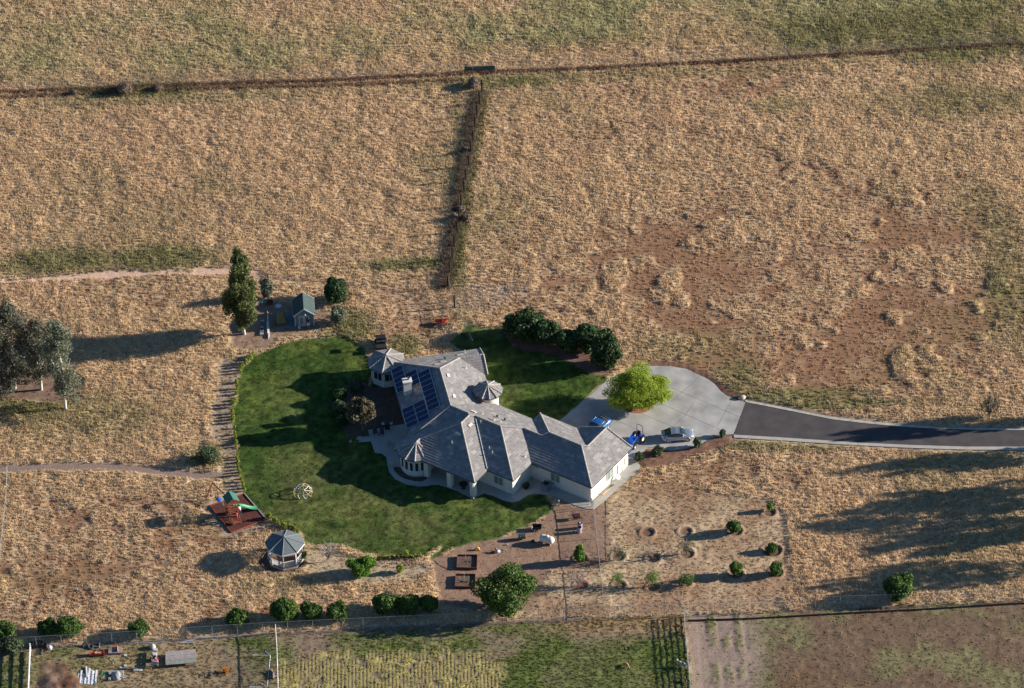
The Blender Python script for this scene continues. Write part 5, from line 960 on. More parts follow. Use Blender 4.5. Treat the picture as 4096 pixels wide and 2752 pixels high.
def person(loc, rz, label, H, top, bottom, hair, arms=((.35, -.1, .1), (.35, -.1, .1)), legs=(0, 0), lean=0., shorts=False, z0=0.):
    """local +Y is the way the person faces; arms = (forward, out, bend up) for right and left hand"""
    s = H/1.75; r = empty('person', loc, label, 'person', rz=rz); r.scale = (s, s, s)
    pel = (0, 0, .95); ch = (0, .04+lean*.35, 1.36-abs(lean)*.08); nk = (0, .05+lean*.42, 1.50-abs(lean)*.1); hdp = (0, .08+lean*.5, 1.62-abs(lean)*.13)
    chains = [[(pel, .13), ((0, .02+lean*.18, 1.14), .115), (ch, .14), (nk, .055), ((hdp[0], hdp[1], hdp[2]-.03), .075), ((hdp[0], hdp[1]+.01, hdp[2]+.06), .085)]]; topc = [[(pel, .145), ((0, .02+lean*.18, 1.14), .14), (ch, .16), ((0, nk[1], nk[2]-.05), .08)]]; botc = [[((0, 0, 1.0), .145), (pel, .15)]]
    for k, sx in ((0, 1), (1, -1)):
        f, ou, up = arms[k]; sh_ = (sx*.17, ch[1], ch[2]+.04); el = (sx*(.22+ou*.4), ch[1]+f*.55, ch[2]-.22+up*.4); ha = (sx*(.22+ou*.6), ch[1]+f*1.25, ch[2]-.42+up*1.15)
        chains.append([(ch, .14), (sh_, .062), (el, .047), (ha, .034)]); topc.append([(ch, .16), (sh_, .078), (tuple(sh_[i]*.3+el[i]*.7 for i in range(3)), .066)])
        d = Vector(ha)-Vector(el); d.normalize(); sd_ = d.orthogonal().normalized(); pm_ = Vector(ha)+d*.05; chains.append([(ha, .034), (tuple(pm_), .036)])
        for q in range(4): b_ = pm_+d*.03+sd_*((q-1.5)*.021); chains.append([(tuple(pm_), .036), (tuple(b_), .011), (tuple(b_+d*(.055+.01*(q in (1, 2)))+Vector((0, 0, -.012))), .008)])
        b_ = Vector(ha)+d*.02+sd_*.035; chains.append([(ha, .034), (tuple(b_), .012), (tuple(b_+d*.05+sd_*.02), .009)])
        lg = legs[k]; hp = (sx*.09, 0, .90); kn = (sx*.10, lg*.35+.02, .50); an = (sx*.11, lg*.8-.02, .08); chains.append([(pel, .13), (hp, .088), (kn, .058), (an, .042), ((sx*.12, an[1]+.14, .035), .035)])
        end = kn if shorts else (sx*.11, an[1], .10); botc.append([(pel, .15), (hp, .105)]+([(kn, .085)] if shorts else [(kn, .075), (end, .062)]))
    body = skin_mesh('body', chains, skinm, r); skin_mesh('shirt', topc, top, r); skin_mesh('shorts' if shorts else 'trousers', botc, bottom, r)
    h_ = MB().ball((hdp[0], hdp[1]-.02, hdp[2]+.07), (.105, .12, .12), 12, 8); h_.build('hair', hair, r)
    f_ = MB()
    for sx in (-1, 1): f_.ball((sx*.032, hdp[1]+.085, hdp[2]+.03), (.011, .008, .009), 6, 4)
    f_.build('eyes', mat('eye_dark', (.02, .015, .01), .3), r); MB().ball((0, hdp[1]+.095, hdp[2]+.005), (.013, .018, .02), 6, 4).build('nose', skinm, r)
    MB().box((0, hdp[1]+.082, hdp[2]-.035), (.045, .012, .01)).build('mouth', mat('lip', (.3, .1, .08), .6), r); MB().ball((.09, hdp[1], hdp[2]+.01), (.012, .025, .035), 6, 4).ball((-.09, hdp[1], hdp[2]+.01), (.012, .025, .035), 6, 4).build('ears', skinm, r)
    m_ = MB()
    for k, sx in ((0, 1), (1, -1)): m_.ball((sx*.12, legs[k]*.8+.06, .04), (.055, .14, .05), 8, 5)
    m_.build('shoes', mat('shoe', (.12, .11, .10), .7), r); return r
hairm = mat('hair_dark', (.02, .014, .01), .8); whitef = mat('cloth_white', (.66, .63, .62), .9); navy = mat('cloth_navy', (.025, .03, .06), .9); denim = mat('cloth_denim', (.035, .05, .09), .9); redc = mat('cloth_red', (.55, .02, .06), .85); maroon = mat('cloth_maroon', (.035, .015, .025), .9)
p = G(*zshed(1362,1138)); person((p[0], p[1], 0), rad(-6), 'person in dark top and white shorts reaching up at the shed door', 1.72, maroon, whitef, hairm, arms=((.18, -.05, .42), (.30, -.15, .36)), shorts=True)
p = G(*zp2(1260,900)); person((p[0], p[1], .12), rad(40), 'adult in pale top and dark trousers standing by the slide', 1.70, whitef, denim, hairm, arms=((.30, .05, .22), (.34, -.1, .30)), lean=.15)
p = G(*zp2(1170,900), .9); person((p[0]-.05, p[1]-.1, .55), rad(60), 'child in bright red standing on the end step of the play set', 1.12, redc, redc, hairm, arms=((.25, 0, .2), (.2, 0, .2)))
p = G(*zp2(1030,640), 1.3); person((p[0], p[1], 1.22), rad(-60), 'small child in pink sitting at the top of the green slide', .80, mat('cloth_pink', (.62, .16, .16), .85), navy, hairm, lean=.2)
p = G(*zyb(1085,690)); person((p[0], p[1], 0), rad(80), 'person in red top and blue shorts leaning over the narrow trailer', 1.74, mat('cloth_rose', (.62, .04, .07), .85), mat('cloth_blue', (.05, .09, .2), .9), hairm, arms=((.40, -.1, .05), (.40, -.1, .0)), lean=.45, shorts=True)
def goat(loc, rz, s, label, m, grp=None, graze=False):
    r = empty('goat', loc, label, 'goat', grp, rz); r.scale = (s, s, s); hx, hz = (.62, .35) if graze else (.60, .82)
    ch = [[((.0, 0, .52), .155), ((.25, 0, .53), .16), ((.34, 0, .60), .11), ((.48, 0, (.60+hz)/2), .065), ((hx, 0, hz), .060), ((hx+.13, 0, hz-.06), .035)], [((.0, 0, .52), .155), ((-.28, 0, .54), .14), ((-.40, 0, .56), .05), ((-.46, 0, .62), .02)]]
    for sy in (-1, 1):
        ch.append([((.25, 0, .53), .16), ((.26, sy*.09, .38), .055), ((.27, sy*.09, .22), .030), ((.26, sy*.09, .02), .025)]); ch.append([((-.28, 0, .54), .14), ((-.25, sy*.09, .38), .065), ((-.33, sy*.09, .24), .030), ((-.29, sy*.09, .02), .025)])
        ch.append([((hx, 0, hz), .060), ((hx-.03, sy*.09, hz+.04), .018), ((hx-.04, sy*.14, hz+.0), .012)])
    skin_mesh('body', ch, m, r)
    MB().tube((hx-.02, .03, hz+.04), (hx-.10, .05, hz+.14), .015, .006, 5).tube((hx-.02, -.03, hz+.04), (hx-.10, -.05, hz+.14), .015, .006, 5).build('horns', mat('horn', (.2, .17, .13), .7), r); return r
zg4 = zc(2380, 2400, 4.454)
p = G(*zg4(1590,1215)); goat((p[0]-.15, p[1], 0), rad(150), 1.35, 'large pale grey goat standing beside the corral fence', mat('hair_grey', (.33, .33, .31), .9))
p = G(*zg4(570,1190)); goat((p[0], p[1], 0), rad(-62), .85, 'tan goat grazing alone on the green pasture', mat('hair_tan', (.50, .27, .13), .9), graze=True)
p = G(*zg4(1565,600)); goat((p[0], p[1], 0), rad(80), .7, 'small red brown goat against the upper part of the corral fence', mat('hair_red', (.22, .08, .045), .9), graze=True)
p = G(*zg4(1630,1470)); goat((p[0]-.1, p[1], 0), rad(100), .8, 'brown and cream goat against the lower part of the corral fence', mat('hair_brn', (.24, .15, .11), .9))
thing1('rubber_bowl', MB().tube((0, 0, 0), (0, 0, .16), .22, .30, 14, caps=False).tube((0, 0, .01), (0, 0, .02), .22, n=14).torus((0, 0, .16), .30, .025), blk, G(*zg4(580,880)), 'black feed bowl lying on the green pasture', 'bowl')
# ------------------------------------------------------------------ play area
redwood = mat('red_wood', (.22, .072, .036), .75, noise=.2, nscale=5); rubber = mat('red_rubber', (.095, .028, .022), .95, noise=.35, nscale=4, bump=.4, bscale=18)
o = MB().prism(PLAYPAD, -.1, .10).build('play_surface', rubber); tag(o, kind='structure')
PB = empty('timber_border', PLAYPAD[0], 'red brown timber edging around the play surface', 'edging')
for i in range(4):
    a, b = PLAYPAD[i]-PLAYPAD[0], PLAYPAD[(i+1) % 4]-PLAYPAD[0]; MB().bar(a+[0, 0, .12], b+[0, 0, .09], .10, .17).build('edge_board', redwood if i != 1 else mat('grey_board', (.36, .33, .31), .9, noise=.15), PB)
c = G(*zp2(1000,960)); c = np.array([c[0]+.05, c[1]+.35, .1]); pr = rad(20); PS = empty('play_set', c, 'wooden swing and climbing set with green roof, slide and swings', 'play set', rz=pr)
gtarp = mat('green_tarp', (.035, .13, .095), .7); gslide = mat('slide_green', (.025, .20, .095), .45)
# tower local axes: x right (slide side), y back (swing side)
for x in (-.6, .6):
    for y in (-.6, .6): MB().box((x, y, 1.45 if y > 0 else 1.45), (.1, .1, 2.9)).build('post', redwood, PS)
MB().box((0, 0, 1.25), (1.3, 1.3, .08)).build('platform', redwood, PS)
for z in (1.6, 1.9): MB().box((0, -.62, z), (1.3, .04, .12)).box((-.62, 0, z), (.04, 1.3, .12)).build('guard_rail', redwood, PS)
m_ = MB(); m_.add([(0, -.85, 3.45), (0, .85, 3.45), (-.85, .85, 2.75), (-.85, -.85, 2.75)], [(0, 1, 2, 3)]).add([(0, -.85, 3.45), (.85, -.85, 2.75), (.85, .85, 2.75), (0, .85, 3.45)], [(0, 1, 2, 3)]); m_.build('canopy', gtarp, PS)
MB().bar((-.85, -.87, 2.75), (.85, -.87, 2.75), .05, .12).bar((-.85, -.87, 2.73), (0, -.87, 3.42), .05, .09).bar((.85, -.87, 2.73), (0, -.87, 3.42), .05, .09).bar((-.85, .87, 2.75), (.85, .87, 2.75), .05, .12).build('roof_frame', redwood, PS)
# lower front table/bench bay with ladder
m_ = MB()
for x in (-.5, .5): m_.bar((x, -.65, 1.25), (x, -1.75, .3), .07, .1).box((x, -1.75, .3), (.1, .1, .6))
for k in range(4): m_.box((0, -.75-.27*k, 1.12-.22*k), (1., .12, .06))
m_.box((0, -1.85, .42), (1.15, .35, .06)); m_.build('ladder', redwood, PS)
m_ = MB().bar((-.7, -.7, 1.25), (-1.5, -1., 0), .08, .08).bar((-.7, -.3, 1.25), (-1.5, -.6, 0), .08, .08)
for k in range(5): t_ = .1+.18*k; m_.bar((-.7-.8*t_, -.7-.3*t_, 1.25-1.25*t_), (-.7-.8*t_, -.3-.3*t_, 1.25-1.25*t_), .06, .06)
m_.build('side_ladder', redwood, PS)
rings = []
for k in range(13):
    t_ = k/12; x = .6+2.7*t_; z = 1.25*(1-t_)+.10*math.sin(t_*math.pi*2.)+.12; rings.append([(x, -.28, z+.18), (x, -.24, z+.02), (x, 0, z), (x, .24, z+.02), (x, .28, z+.18), (x, .33, z+.16), (x, .30, z-.03), (x, 0, z-.05), (x, -.30, z-.03), (x, -.33, z+.16)])
MB().loft(rings).build('slide', gslide, PS)
top0, top1 = Vector((-.2, .6, 2.55)), Vector((-1.05, 4.1, 2.55)); MB().bar(top0, top1, .10, .15).build('swing_beam', mat('beam_dark', (.13, .07, .05), .8), PS)
MB().bar(top1, top1+Vector((-1.1, .1, -2.6)), .1, .1).bar(top1, top1+Vector((1.0, .5, -2.6)), .1, .1).build('swing_frame', redwood, PS)
def swing(t_, kind, m, h_=.55, nm='swing'):
    q = top0.lerp(top1, t_); m2 = MB()
    for s in (-.2, .2): m2.tube(q+Vector((0, s, 0)), Vector((q.x, q.y+s, h_)), .012, n=5)
    o = m2.build('swing_rope', mat('rope', (.5, .42, .25), .9), PS); m3 = MB()
    if kind == 'disc': m3.ball((q.x, q.y, h_), (.36, .5, .09), 16, 6)
    else: m3.box((q.x, q.y, h_), (.2, .5, .05))
    m3.build('swing_seat', m, o)
swing(.62, 'disc', mat('swing_blue', (.04, .12, .45), .5), .75); swing(.38, 'seat', gslide); swing(.84, 'seat', blk)
# geodesic climbing dome
cdm = G(*zplay(1292,232)); cdm[2] = 0; CD = empty('climbing_dome', cdm, 'round geodesic climbing dome of thin yellow and white bars on the lawn', 'climbing frame'); ym = mat('dome_yellow', (.62, .38, .10), .5); wm_ = mat('dome_white', (.50, .54, .58), .4, .3)
rows = [(0, 10, 1.22, 0.05), (.314, 10, 1.12, .62), (0, 5, .70, 1.12), (0, 1, 0, 1.32)]; pts = [[Vector((r_*math.cos(a+2*math.pi*i/n), r_*math.sin(a+2*math.pi*i/n), z)) for i in range(n)] for a, n, r_, z in rows]; E_ = []
for i in range(10): E_ += [(pts[0][i], pts[1][i]), (pts[0][(i+1) % 10], pts[1][i]), (pts[1][i], pts[1][(i+1) % 10])]
for i in range(5): E_ += [(pts[2][i], pts[2][(i+1) % 5]), (pts[2][i], pts[3][0]), (pts[1][2*i], pts[2][i]), (pts[1][(2*i-1) % 10], pts[2][i]), (pts[1][(2*i+1) % 10], pts[2][(i+1) % 5]), (pts[1][(2*i+1) % 10], pts[2][i])]
for k, (a, b) in enumerate(E_): MB().tube(a, b, .028, n=6).build('bar', ym if (k*7) % 5 in (0, 2) else wm_, CD)
# ------------------------------------------------------------------ garden things
tankm = mat('tank_cream', (.68, .64, .54), .45, coat=.2); a, b = G(*zg2(1320,640), .45), G(*zg2(1465,678), .45); c = (a+b)/2; d = b-a; PT = empty('propane_tank', (c[0], c[1], 0), 'cream horizontal propane tank with domed lid on the bare garden soil', 'tank', rz=math.atan2(d[1], d[0]))
rings = []
for k in range(17):
    t_ = -1+k/8.; x = t_*.98; r_ = .48*math.sqrt(max(0, 1-max(0, (abs(x)-.60)/.39)**2)) if abs(x) > .60 else .48; rings.append([(x, max(r_, .02)*math.cos(q*math.pi/8), .72+max(r_, .02)*math.sin(q*math.pi/8)) for q in range(16)])
MB().loft(rings).build('shell', tankm, PT); MB().tube((.08, 0, 1.12), (.08, 0, 1.32), .17, n=14).ball((.08, 0, 1.32), (.18, .18, .07)).build('valve_cover', tankm, PT); MB().bar((-.45, 0, 1.22), (-.15, 0, 1.22), .04, .06).bar((.3, 0, 1.22), (.55, 0, 1.22), .04, .06).build('lifting_lug', tankm, PT)
for x in (-.5, .5): MB().box((x, 0, .14), (.14, .7, .26)).build('foot', mat('foot_rust', (.25, .2, .16), .9), PT)
steel = mat('drum_steel', (.42, .44, .52), .45, .5, noise=.15, nscale=3); rust = mat('rust', (.17, .065, .045), .9, noise=.3, nscale=4)
for nm, x, y, lb in (('far', 1868, 480, 'steel drum with rust red open top, the one behind its twin'), ('near', 1858, 540, 'steel drum with open brown top, the one in front of its twin')):
    p = G(*zg2(x, y)); p[2] = 0; D_ = empty('drum', p, lb, 'drum', 'steel drums on the garden soil'); MB().tube((0, 0, .0), (0, 0, .9), .29, n=20, caps=False).torus((0, 0, .3), .29, .015, n=20).torus((0, 0, .6), .29, .015, n=20).build('shell', steel, D_); MB().torus((0, 0, .9), .285, .02, n=20).build('rim', rust, D_); MB().tube((0, 0, .70), (0, 0, .74), .28, n=18).build('fill', rust, D_)
    if nm == 'far': MB().tube((.02, .0, .74), (.02, 0, .98), .09, .11, 10).build('pot', mat('white_paint', (.7, .7, .7)), D_)
p = G(*zg2(1815,350)); WB = empty('wheelbarrow', (p[0], p[1], 0), 'dark red wheelbarrow standing on the soil behind the steel drums', 'wheelbarrow', rz=rad(5))
MB().loft([[(x*.62, y*.30, .42) for x, y in ((-.5, -1), (.5, -1), (.5, 1), (-.5, 1))], [(x*.95, y*.36, .68) for x, y in ((-.5, -1), (.5, -1), (.5, 1), (-.5, 1))]], sm=False).build('tray', mat('maroon_tray', (.06, .022, .025), .7), WB)
MB().torus((.55, 0, .2), .15, .05, 'y').build('wheel', tyre, WB); MB().bar((.6, -.08, .2), (-1.0, -.28, .55), .04, .04).bar((.6, .08, .2), (-1.0, .28, .55), .04, .04).bar((-.3, -.22, .4), (-.35, -.22, 0), .03, .03).bar((-.3, .22, .4), (-.35, .22, 0), .03, .03).build('handle', mat('handle_wood', (.25, .16, .1), .8), WB)
p = G(*zg2(1245,500)); DC = empty('dump_cart', (p[0], p[1], 0), 'black two wheeled garden dump cart with pale inside, tow bar to the right', 'cart', rz=rad(-4))
m_ = MB()
for z0, z1, k0, k1 in ((.30, .62, .85, 1.),):
    q0 = [(x*.60*k0, y*.38*k0, z0) for x, y in ((-1, -1), (1, -1), (1, 1), (-1, 1))]; q1 = [(x*.60, y*.38, z1) for x, y in ((-1, -1), (1, -1), (1, 1), (-1, 1))]; m_.add(q0+q1, [(0, 1, 5, 4), (1, 2, 6, 5), (2, 3, 7, 6), (0, 1, 2, 3)]); w_ = MB().add([tuple(Vector(q)+Vector((-.02, 0, 0))) for q in (q0[3], q0[0], q1[0], q1[3])], [(0, 1, 2, 3)])
for (a, b) in ((0, 1), (1, 2), (2, 3), (3, 0)): m_.bar(q1[a], q1[b], .04, .04)
m_.build('tub', blk, DC); w_.build('tailgate', mat('gate_pale', (.4, .38, .33), .7), DC); MB().bar((.5, 0, .34), (1.15, 0, .30), .05, .05).build('tow_bar', blk, DC)
for s in (-1, 1): o = MB().torus((0, 0, 0), .15, .055, 'y').build('wheel', tyre, DC); o.location = (.0, s*.42, .2); MB().tube((0, -.05, 0), (0, .05, 0), .09, n=12).build('rim', whitep, o)
p = G(*zg2(1035,640)); CB = empty('compost_tumbler', (p[0], p[1], 0), 'dark green black plastic compost bin between dump cart and propane tank', 'compost bin', rz=rad(8)); dkg = mat('bin_green', (.028, .045, .04), .5)
MB().loft([[(x, .36*math.cos(q*math.pi/6)*1.0, .52+.36*math.sin(q*math.pi/6)) for q in range(12)] for x in (-.40, .40)], sm=False).build('drum', dkg, CB); MB().box((0, .05, .87), (.6, .34, .04)).build('lid', mat('bin_lid', (.07, .09, .09), .5), CB)
for s in (-1, 1): MB().bar((s*.44, -.35, 0), (s*.44, 0, .5), .04, .04).bar((s*.44, .35, 0), (s*.44, 0, .5), .04, .04).build('leg', greym, CB); MB().box((s*.18, -.28, .78), (.05, .03, .08)).build('latch', whitep, CB)
def planter(f, q, label, extra):
    P4 = [G(*f(*c_), .35) for c_ in q]; P4 = [np.array([p[0], p[1], 0]) for p in P4]; r = empty('raised_bed', P4[0], label, 'planter', 'raised garden beds'); bw_ = mat('bed_board', (.12, .045, .035), .85, noise=.2)
    for i in range(4): MB().bar(P4[i]-P4[0]+[0, 0, .2], P4[(i+1) % 4]-P4[0]+[0, 0, .2], .06, .42).build('side_board', bw_, r)
    MB().prism([p-P4[0] for p in P4], .0, .20).build('soil', mat('bed_soil', (.12, .075, .055), .95, noise=.4, nscale=3, bump=.6, bscale=10), r)
    ct = sum(P4)/4-P4[0]
    for k in range(7): a = rnd.random()*6.28; q_ = rnd.uniform(.2, .6); MB().path([(ct[0]+q_*math.cos(a), ct[1]+q_*.7*math.sin(a), .23), (ct[0]+q_*math.cos(a+.6), ct[1]+q_*.7*math.sin(a+.6), .26), (ct[0]+q_*.7*math.cos(a+1.2), ct[1]+q_*.5*math.sin(a+1.2), .23)], .02, 5).build('drip_hose', blk, r)
    for (dx, dy, h_, lx) in extra: MB().tube((ct[0]+dx, ct[1]+dy, .2), (ct[0]+dx+lx, ct[1]+dy, h_), .02, n=6).build('stake', mat('stake', (.30, .36, .33), .6), r)
    return r
planter(zgard, [(370,768),(597,768),(590,918),(362,912)], 'upper of the two brown boarded raised beds, full of bare soil', [(-.15, .55, 1.2, 0.), (.0, -.35, 1.5, .25)]); planter(zgard, [(350,988),(575,988),(566,1132),(342,1128)], 'lower of the two brown boarded raised beds, with stakes and red twine', [(-.1, .3, 1.4, 0.), (.45, -.1, 1.1, .05), (-.5, .3, .8, -.2), (.1, 0, .9, .1)])
p = G(*zg2(395,795)); thing1('yellow_sack', MB().loft([[(x*.30, y*.22, 0) for x, y in ((-1, -1), (1, -1), (1, 1), (-1, 1))], [(x*.28, y*.18, .22) for x, y in ((-1, -1), (1, -1), (1, 1), (-1, 1))], [(x*.10+.05, y*.10+.05, .45) for x, y in ((-1, -1), (1, -1), (1, 1), (-1, 1))]], sm=False), mat('sack_yellow', (.62, .34, .05), .7), (p[0], p[1], 0), 'small bright yellow sack above the raised beds', 'sack')
p = G(*zg2(670,830)); r = empty('soil_sacks', (p[0], p[1], 0), 'pile of dark and white plastic soil sacks between raised beds and tank', 'sacks')
MB().ball((-.3, -.05, .16), (.34, .22, .18), 12, 6, .2).build('sack', blk, r); MB().ball((.15, .05, .18), (.30, .24, .2), 12, 6, .25).build('sack', mat('sack_white', (.55, .52, .58), .5), r); MB().ball((-.05, .15, .42), (.16, .12, .1), 10, 6, .2).build('sack', mat('sack_black', (.03, .03, .04), .5), r); MB().ball((0, .2, .52), (.06, .06, .06), 8, 5).build('lid', whitep, r)
p = G(*zg2(785,797)); thing1('valve_box', MB().box((0, 0, .05), (.45, .30, .12)).box((0, 0, .12), (.40, .26, .02)), mat('valve_green', (.22, .27, .2), .7), (p[0], p[1], 0), 'flat pale green valve box lid in the garden soil', 'valve box')
p = G(*zg2(1190,675)); thing1('dark_sack', MB().ball((0, 0, .14), (.26, .22, .2), 10, 6, .3), mat('sack_black', (.03, .03, .04), .5), (p[0], p[1], 0), 'small black heap in the shadow left of the propane tank', 'sack')
p = G(*zg2(825,720)); thing1('small_bucket', MB().tube((0, 0, 0), (0, 0, .2), .08, .1, 10).torus((0, 0, .2), .1, .012), mat('pale_blue', (.4, .45, .6), .5), (p[0], p[1], 0), 'tiny pale bucket in the shadow of the compost bin', 'bucket')
p = G(*zg2(1568,158)); thing1('pipe_stub', MB().box((0, 0, .45), (.16, .16, .9)), whitep, (p[0], p[1], 0), 'short white post standing between the lawn tip and the walkway', 'post')
pts = [G(*zgard(*q)) for q in [(2062,150),(2058,400),(2055,640),(2070,880)]]; thing1('trench_edge', MB().path([p-pts[0]+[0, 0, .03] for p in pts], .05, 6), mat('dark_edge', (.05, .04, .035), .9), pts[0], 'dark edging strip between garden soil and orchard', 'edging')
pts = [G(*zgard(*q)) for q in [(60,790),(150,880),(250,935),(350,975)]]; thing1('drip_line', MB().path([p-pts[0]+[0, 0, .05] for p in pts], .03, 6), blk, pts[0], 'black hose running from the lawn to the lower raised bed', 'hose')
# items against the house
p = G(*zb(885,1125)); AC = empty('air_conditioner', (p[0], p[1], .05), 'square grey air conditioning unit in the corner by the front walkway', 'air conditioner', rz=rad(-35.5)); MB().box((0, .15, .45), (.95, .95, .9)).build('casing', mat('ac_grey', (.16, .19, .21), .7), AC); MB().torus((0, .15, .91), .34, .03, n=20).tube((0, .15, .90), (0, .15, .92), .33, n=20).build('fan_guard', blk, AC)
p = G(*zb(975,1095)); thing1('water_butt', MB().tube((0, 0, 0), (0, 0, .55), .22, .24, 14).ball((0, 0, .55), (.24, .24, .08)), mat('pale_blue2', (.25, .33, .42), .6), (p[0], p[1], .05), 'round pale blue container right of the air conditioning unit', 'container')
p = G(*zb(1790,985), .3); DS = empty('satellite_dish', (p[0], p[1], .05), 'white satellite dish standing on the side walkway', 'dish'); MB().tube((-.1, 0, 0), (-.05, 0, .45), .03).build('mast', greym, DS); o = MB().cone((0, 0, 0), .36, -.12, 20).torus((0, 0, 0), .36, .02, n=20).build('reflector', mat('dish_pale', (.6, .6, .58), .5), DS); o.location = (.05, -.05, .55); o.rotation_euler = (.5, .4, 0); MB().tube((.05, -.05, .55), (.3, -.45, .75), .015).build('feed_arm', greym, DS)
for a, b, lb, cm in (((1575,1180),(1750,1055),'long pale plank leaning low along the side wall, nearest the house',(.36, .28, .22)), ((1600,1190),(1748,1048),'fresh yellow plank lying on the side walkway',(.62, .45, .22)), ((1485,1282),(1580,1190),'dull plank at the house corner end of the side walkway',(.34, .26, .22))):
    q0, q1 = G(*zb(*a), .12), G(*zb(*b), .12); thing1('plank', MB().bar((0, 0, 0), Vector(q1-q0), .16, .05), mat('plank%d' % int(cm[0]*100), cm, .8), q0, lb, 'plank')
p = G(*zb(640,1080)); round_tree(*zb(645,1070), 28, 26, 'small dark shrub in the corner left of the air conditioning unit', L_dark, 201, 900, .10, 'shrub', 'shrub')
p = G(*zpat(1045,1100)); BQ = empty('barbecue_grill', (p[0], p[1], .05), 'black barbecue grill with pale side shelves at the patio edge', 'grill'); MB().box((0, 0, .45), (.6, .5, .8)).loft([[(x*.34, y*.28, .85) for x, y in ((-1, -1), (1, -1), (1, 1), (-1, 1))], [(x*.30, y*.14, 1.12) for x, y in ((-1, -1), (1, -1), (1, 1), (-1, 1))]], sm=False).build('hood', mat('grill_dark', (.02, .025, .03), .4), BQ)
for s in (-1, 1): MB().box((s*.52, 0, .85), (.36, .42, .05)).build('side_shelf', mat('shelf_pale', (.45, .43, .42), .5), BQ)
def chair(loc, rz, label, m):
    r = empty('patio_chair', loc, label, 'chair', 'patio chairs', rz)
    MB().box((0, 0, .45), (.55, .55, .06)).build('seat', m, r); MB().box((0, .27, .78), (.55, .05, .62)).build('backrest', m, r)
    for x in (-.24, .24):
        for y in (-.24, .24): MB().box((x, y, .22), (.05, .05, .44)).build('leg', m, r)
    return r
chm = mat('chair_dark', (.045, .05, .06), .7)
p = G(*zpat(880,1185)); chair((p[0], p[1], .05), .3, 'low dark patio chair nearest the planted bed', chm); p = G(*zpat(965,1195)); chair((p[0], p[1], .05), -.2, 'taller dark patio chair right of the low one', chm)
BK = empty('bicycle', G(*zpat(1100,1370)), 'bicycle with blue seat standing on the patio path', 'bicycle', rz=rad(-50))
for x in (-.5, .5): MB().torus((x, 0, .36), .32, .02, 'y', 18, 5).build('wheel', tyre, BK)
MB().path([(-.5, 0, .36), (-.15, 0, .36), (.3, 0, .8), (-.2, 0, .8), (-.15, 0, .36), (.35, 0, .75)], .02).path([(-.5, 0, .36), (-.2, 0, .8)], .02).path([(.5, 0, .36), (.3, 0, .95)], .02).build('frame', greym, BK); MB().box((-.22, 0, .95), (.28, .16, .07)).build('saddle', mat('seat_blue', (.03, .1, .4), .6), BK); MB().bar((.3, -.28, .98), (.3, .28, .98), .03, .03).build('handlebar', blk, BK)
p = G(*zd(1425,1110)); r = empty('patio_table', (p[0], p[1], .05), 'round dark table under the porch roof', 'table'); MB().tube((0, 0, .68), (0, 0, .73), .55, n=20).build('table_top', mat('table_dark', (.035, .03, .035), .5), r); MB().tube((0, 0, 0), (0, 0, .68), .05).tube((0, 0, 0), (0, 0, .04), .3).build('pedestal', chm, r)
p = G(*zd(535,815)); thing1('garden_ornament', MB().ball((0, 0, .2), (.30, .26, .22), 10, 7, .3).ball((.1, 0, .45), (.14, .14, .14), 8, 6), mat('rock', (.42, .36, .30)), (p[0], p[1], .05), 'pale stone ornament on the curved walk beside the round bay', 'ornament')
# off-road buggy behind the octagon room
c = G(1522, 1398); UT = empty('utility_buggy', (c[0]+.1, c[1]+.5, 0), 'black open utility buggy with roll cage behind the octagonal room', 'buggy', rz=rad(92))
MB().box((0, 0, .55), (2.5, 1.25, .4)).box((.95, 0, .82), (.7, 1.15, .2)).build('body', blk, UT); MB().box((-.95, 0, .85), (.8, 1.25, .25)).build('cargo_bed', mat('bed_black', (.03, .03, .03), .6), UT)
m_ = MB()
for y in (-.6, .6): m_.path([(.6, y, .9), (.25, y, 1.8), (-.5, y, 1.8), (-.6, y, .8)], .03)
m_.bar((.25, -.6, 1.8), (.25, .6, 1.8), .05, .05).bar((-.5, -.6, 1.8), (-.5, .6, 1.8), .05, .05).build('roll_cage', mat('cage', (.05, .05, .055), .4), UT); MB().box((-.12, 0, 1.83), (.8, 1.25, .04)).build('roof', blk, UT)
for x in (-.9, .9):
    for y in (-.68, .68): o = MB().torus((0, 0, 0), .21, .11, 'y').build('wheel', tyre, UT); o.location = (x, y, .32)
for y in (-.3, .3): MB().box((-.1, y, .8), (.45, .45, .12)).box((-.35, y, 1.05), (.1, .45, .45)).build('seat', mat('seat_grey', (.08, .08, .08), .8), UT)
# red implement by the wire fence
p = G(*zc(1700,1200,5.6)(390,540)); IM = empty('hay_implement', (p[0], p[1], 0), 'rusty red farm implement with black chute lying by the wooden posts', 'implement', rz=rad(6))
MB().loft([[(x, y, .45) for x, y in ((-.9, -.35), (.3, -.35), (.7, .05), (.7, .35), (-.9, .45))], [(x, y, .62) for x, y in ((-.9, -.35), (.3, -.35), (.7, .05), (.7, .35), (-.9, .45))]], sm=False).build('deck', redm, IM); MB().box((-.55, .05, .66), (.45, .5, .06)).build('hatch', blk, IM); MB().bar((.7, .2, .5), (1.1, .3, .45), .12, .12).bar((-.9, .0, .72), (.6, .0, .72), .05, .12).bar((-.0, -.3, .68), (.0, .4, .68), .2, .05).build('hitch', redm, IM)
MB().loft([[(x, -.35, z) for x, z in ((-.75, .5), (-.2, .5), (-.2, .35), (-.75, .35))], [(x, -1.25, z) for x, z in ((-.62, .12), (-.05, .12), (-.05, .0), (-.62, .0))]], sm=False).build('chute', mat('chute_black', (.02, .02, .02), .8), IM)
for x in (-.6, .3): o = MB().torus((0, 0, 0), .16, .06, 'y').build('wheel', tyre, IM); o.location = (x, .25, .22)
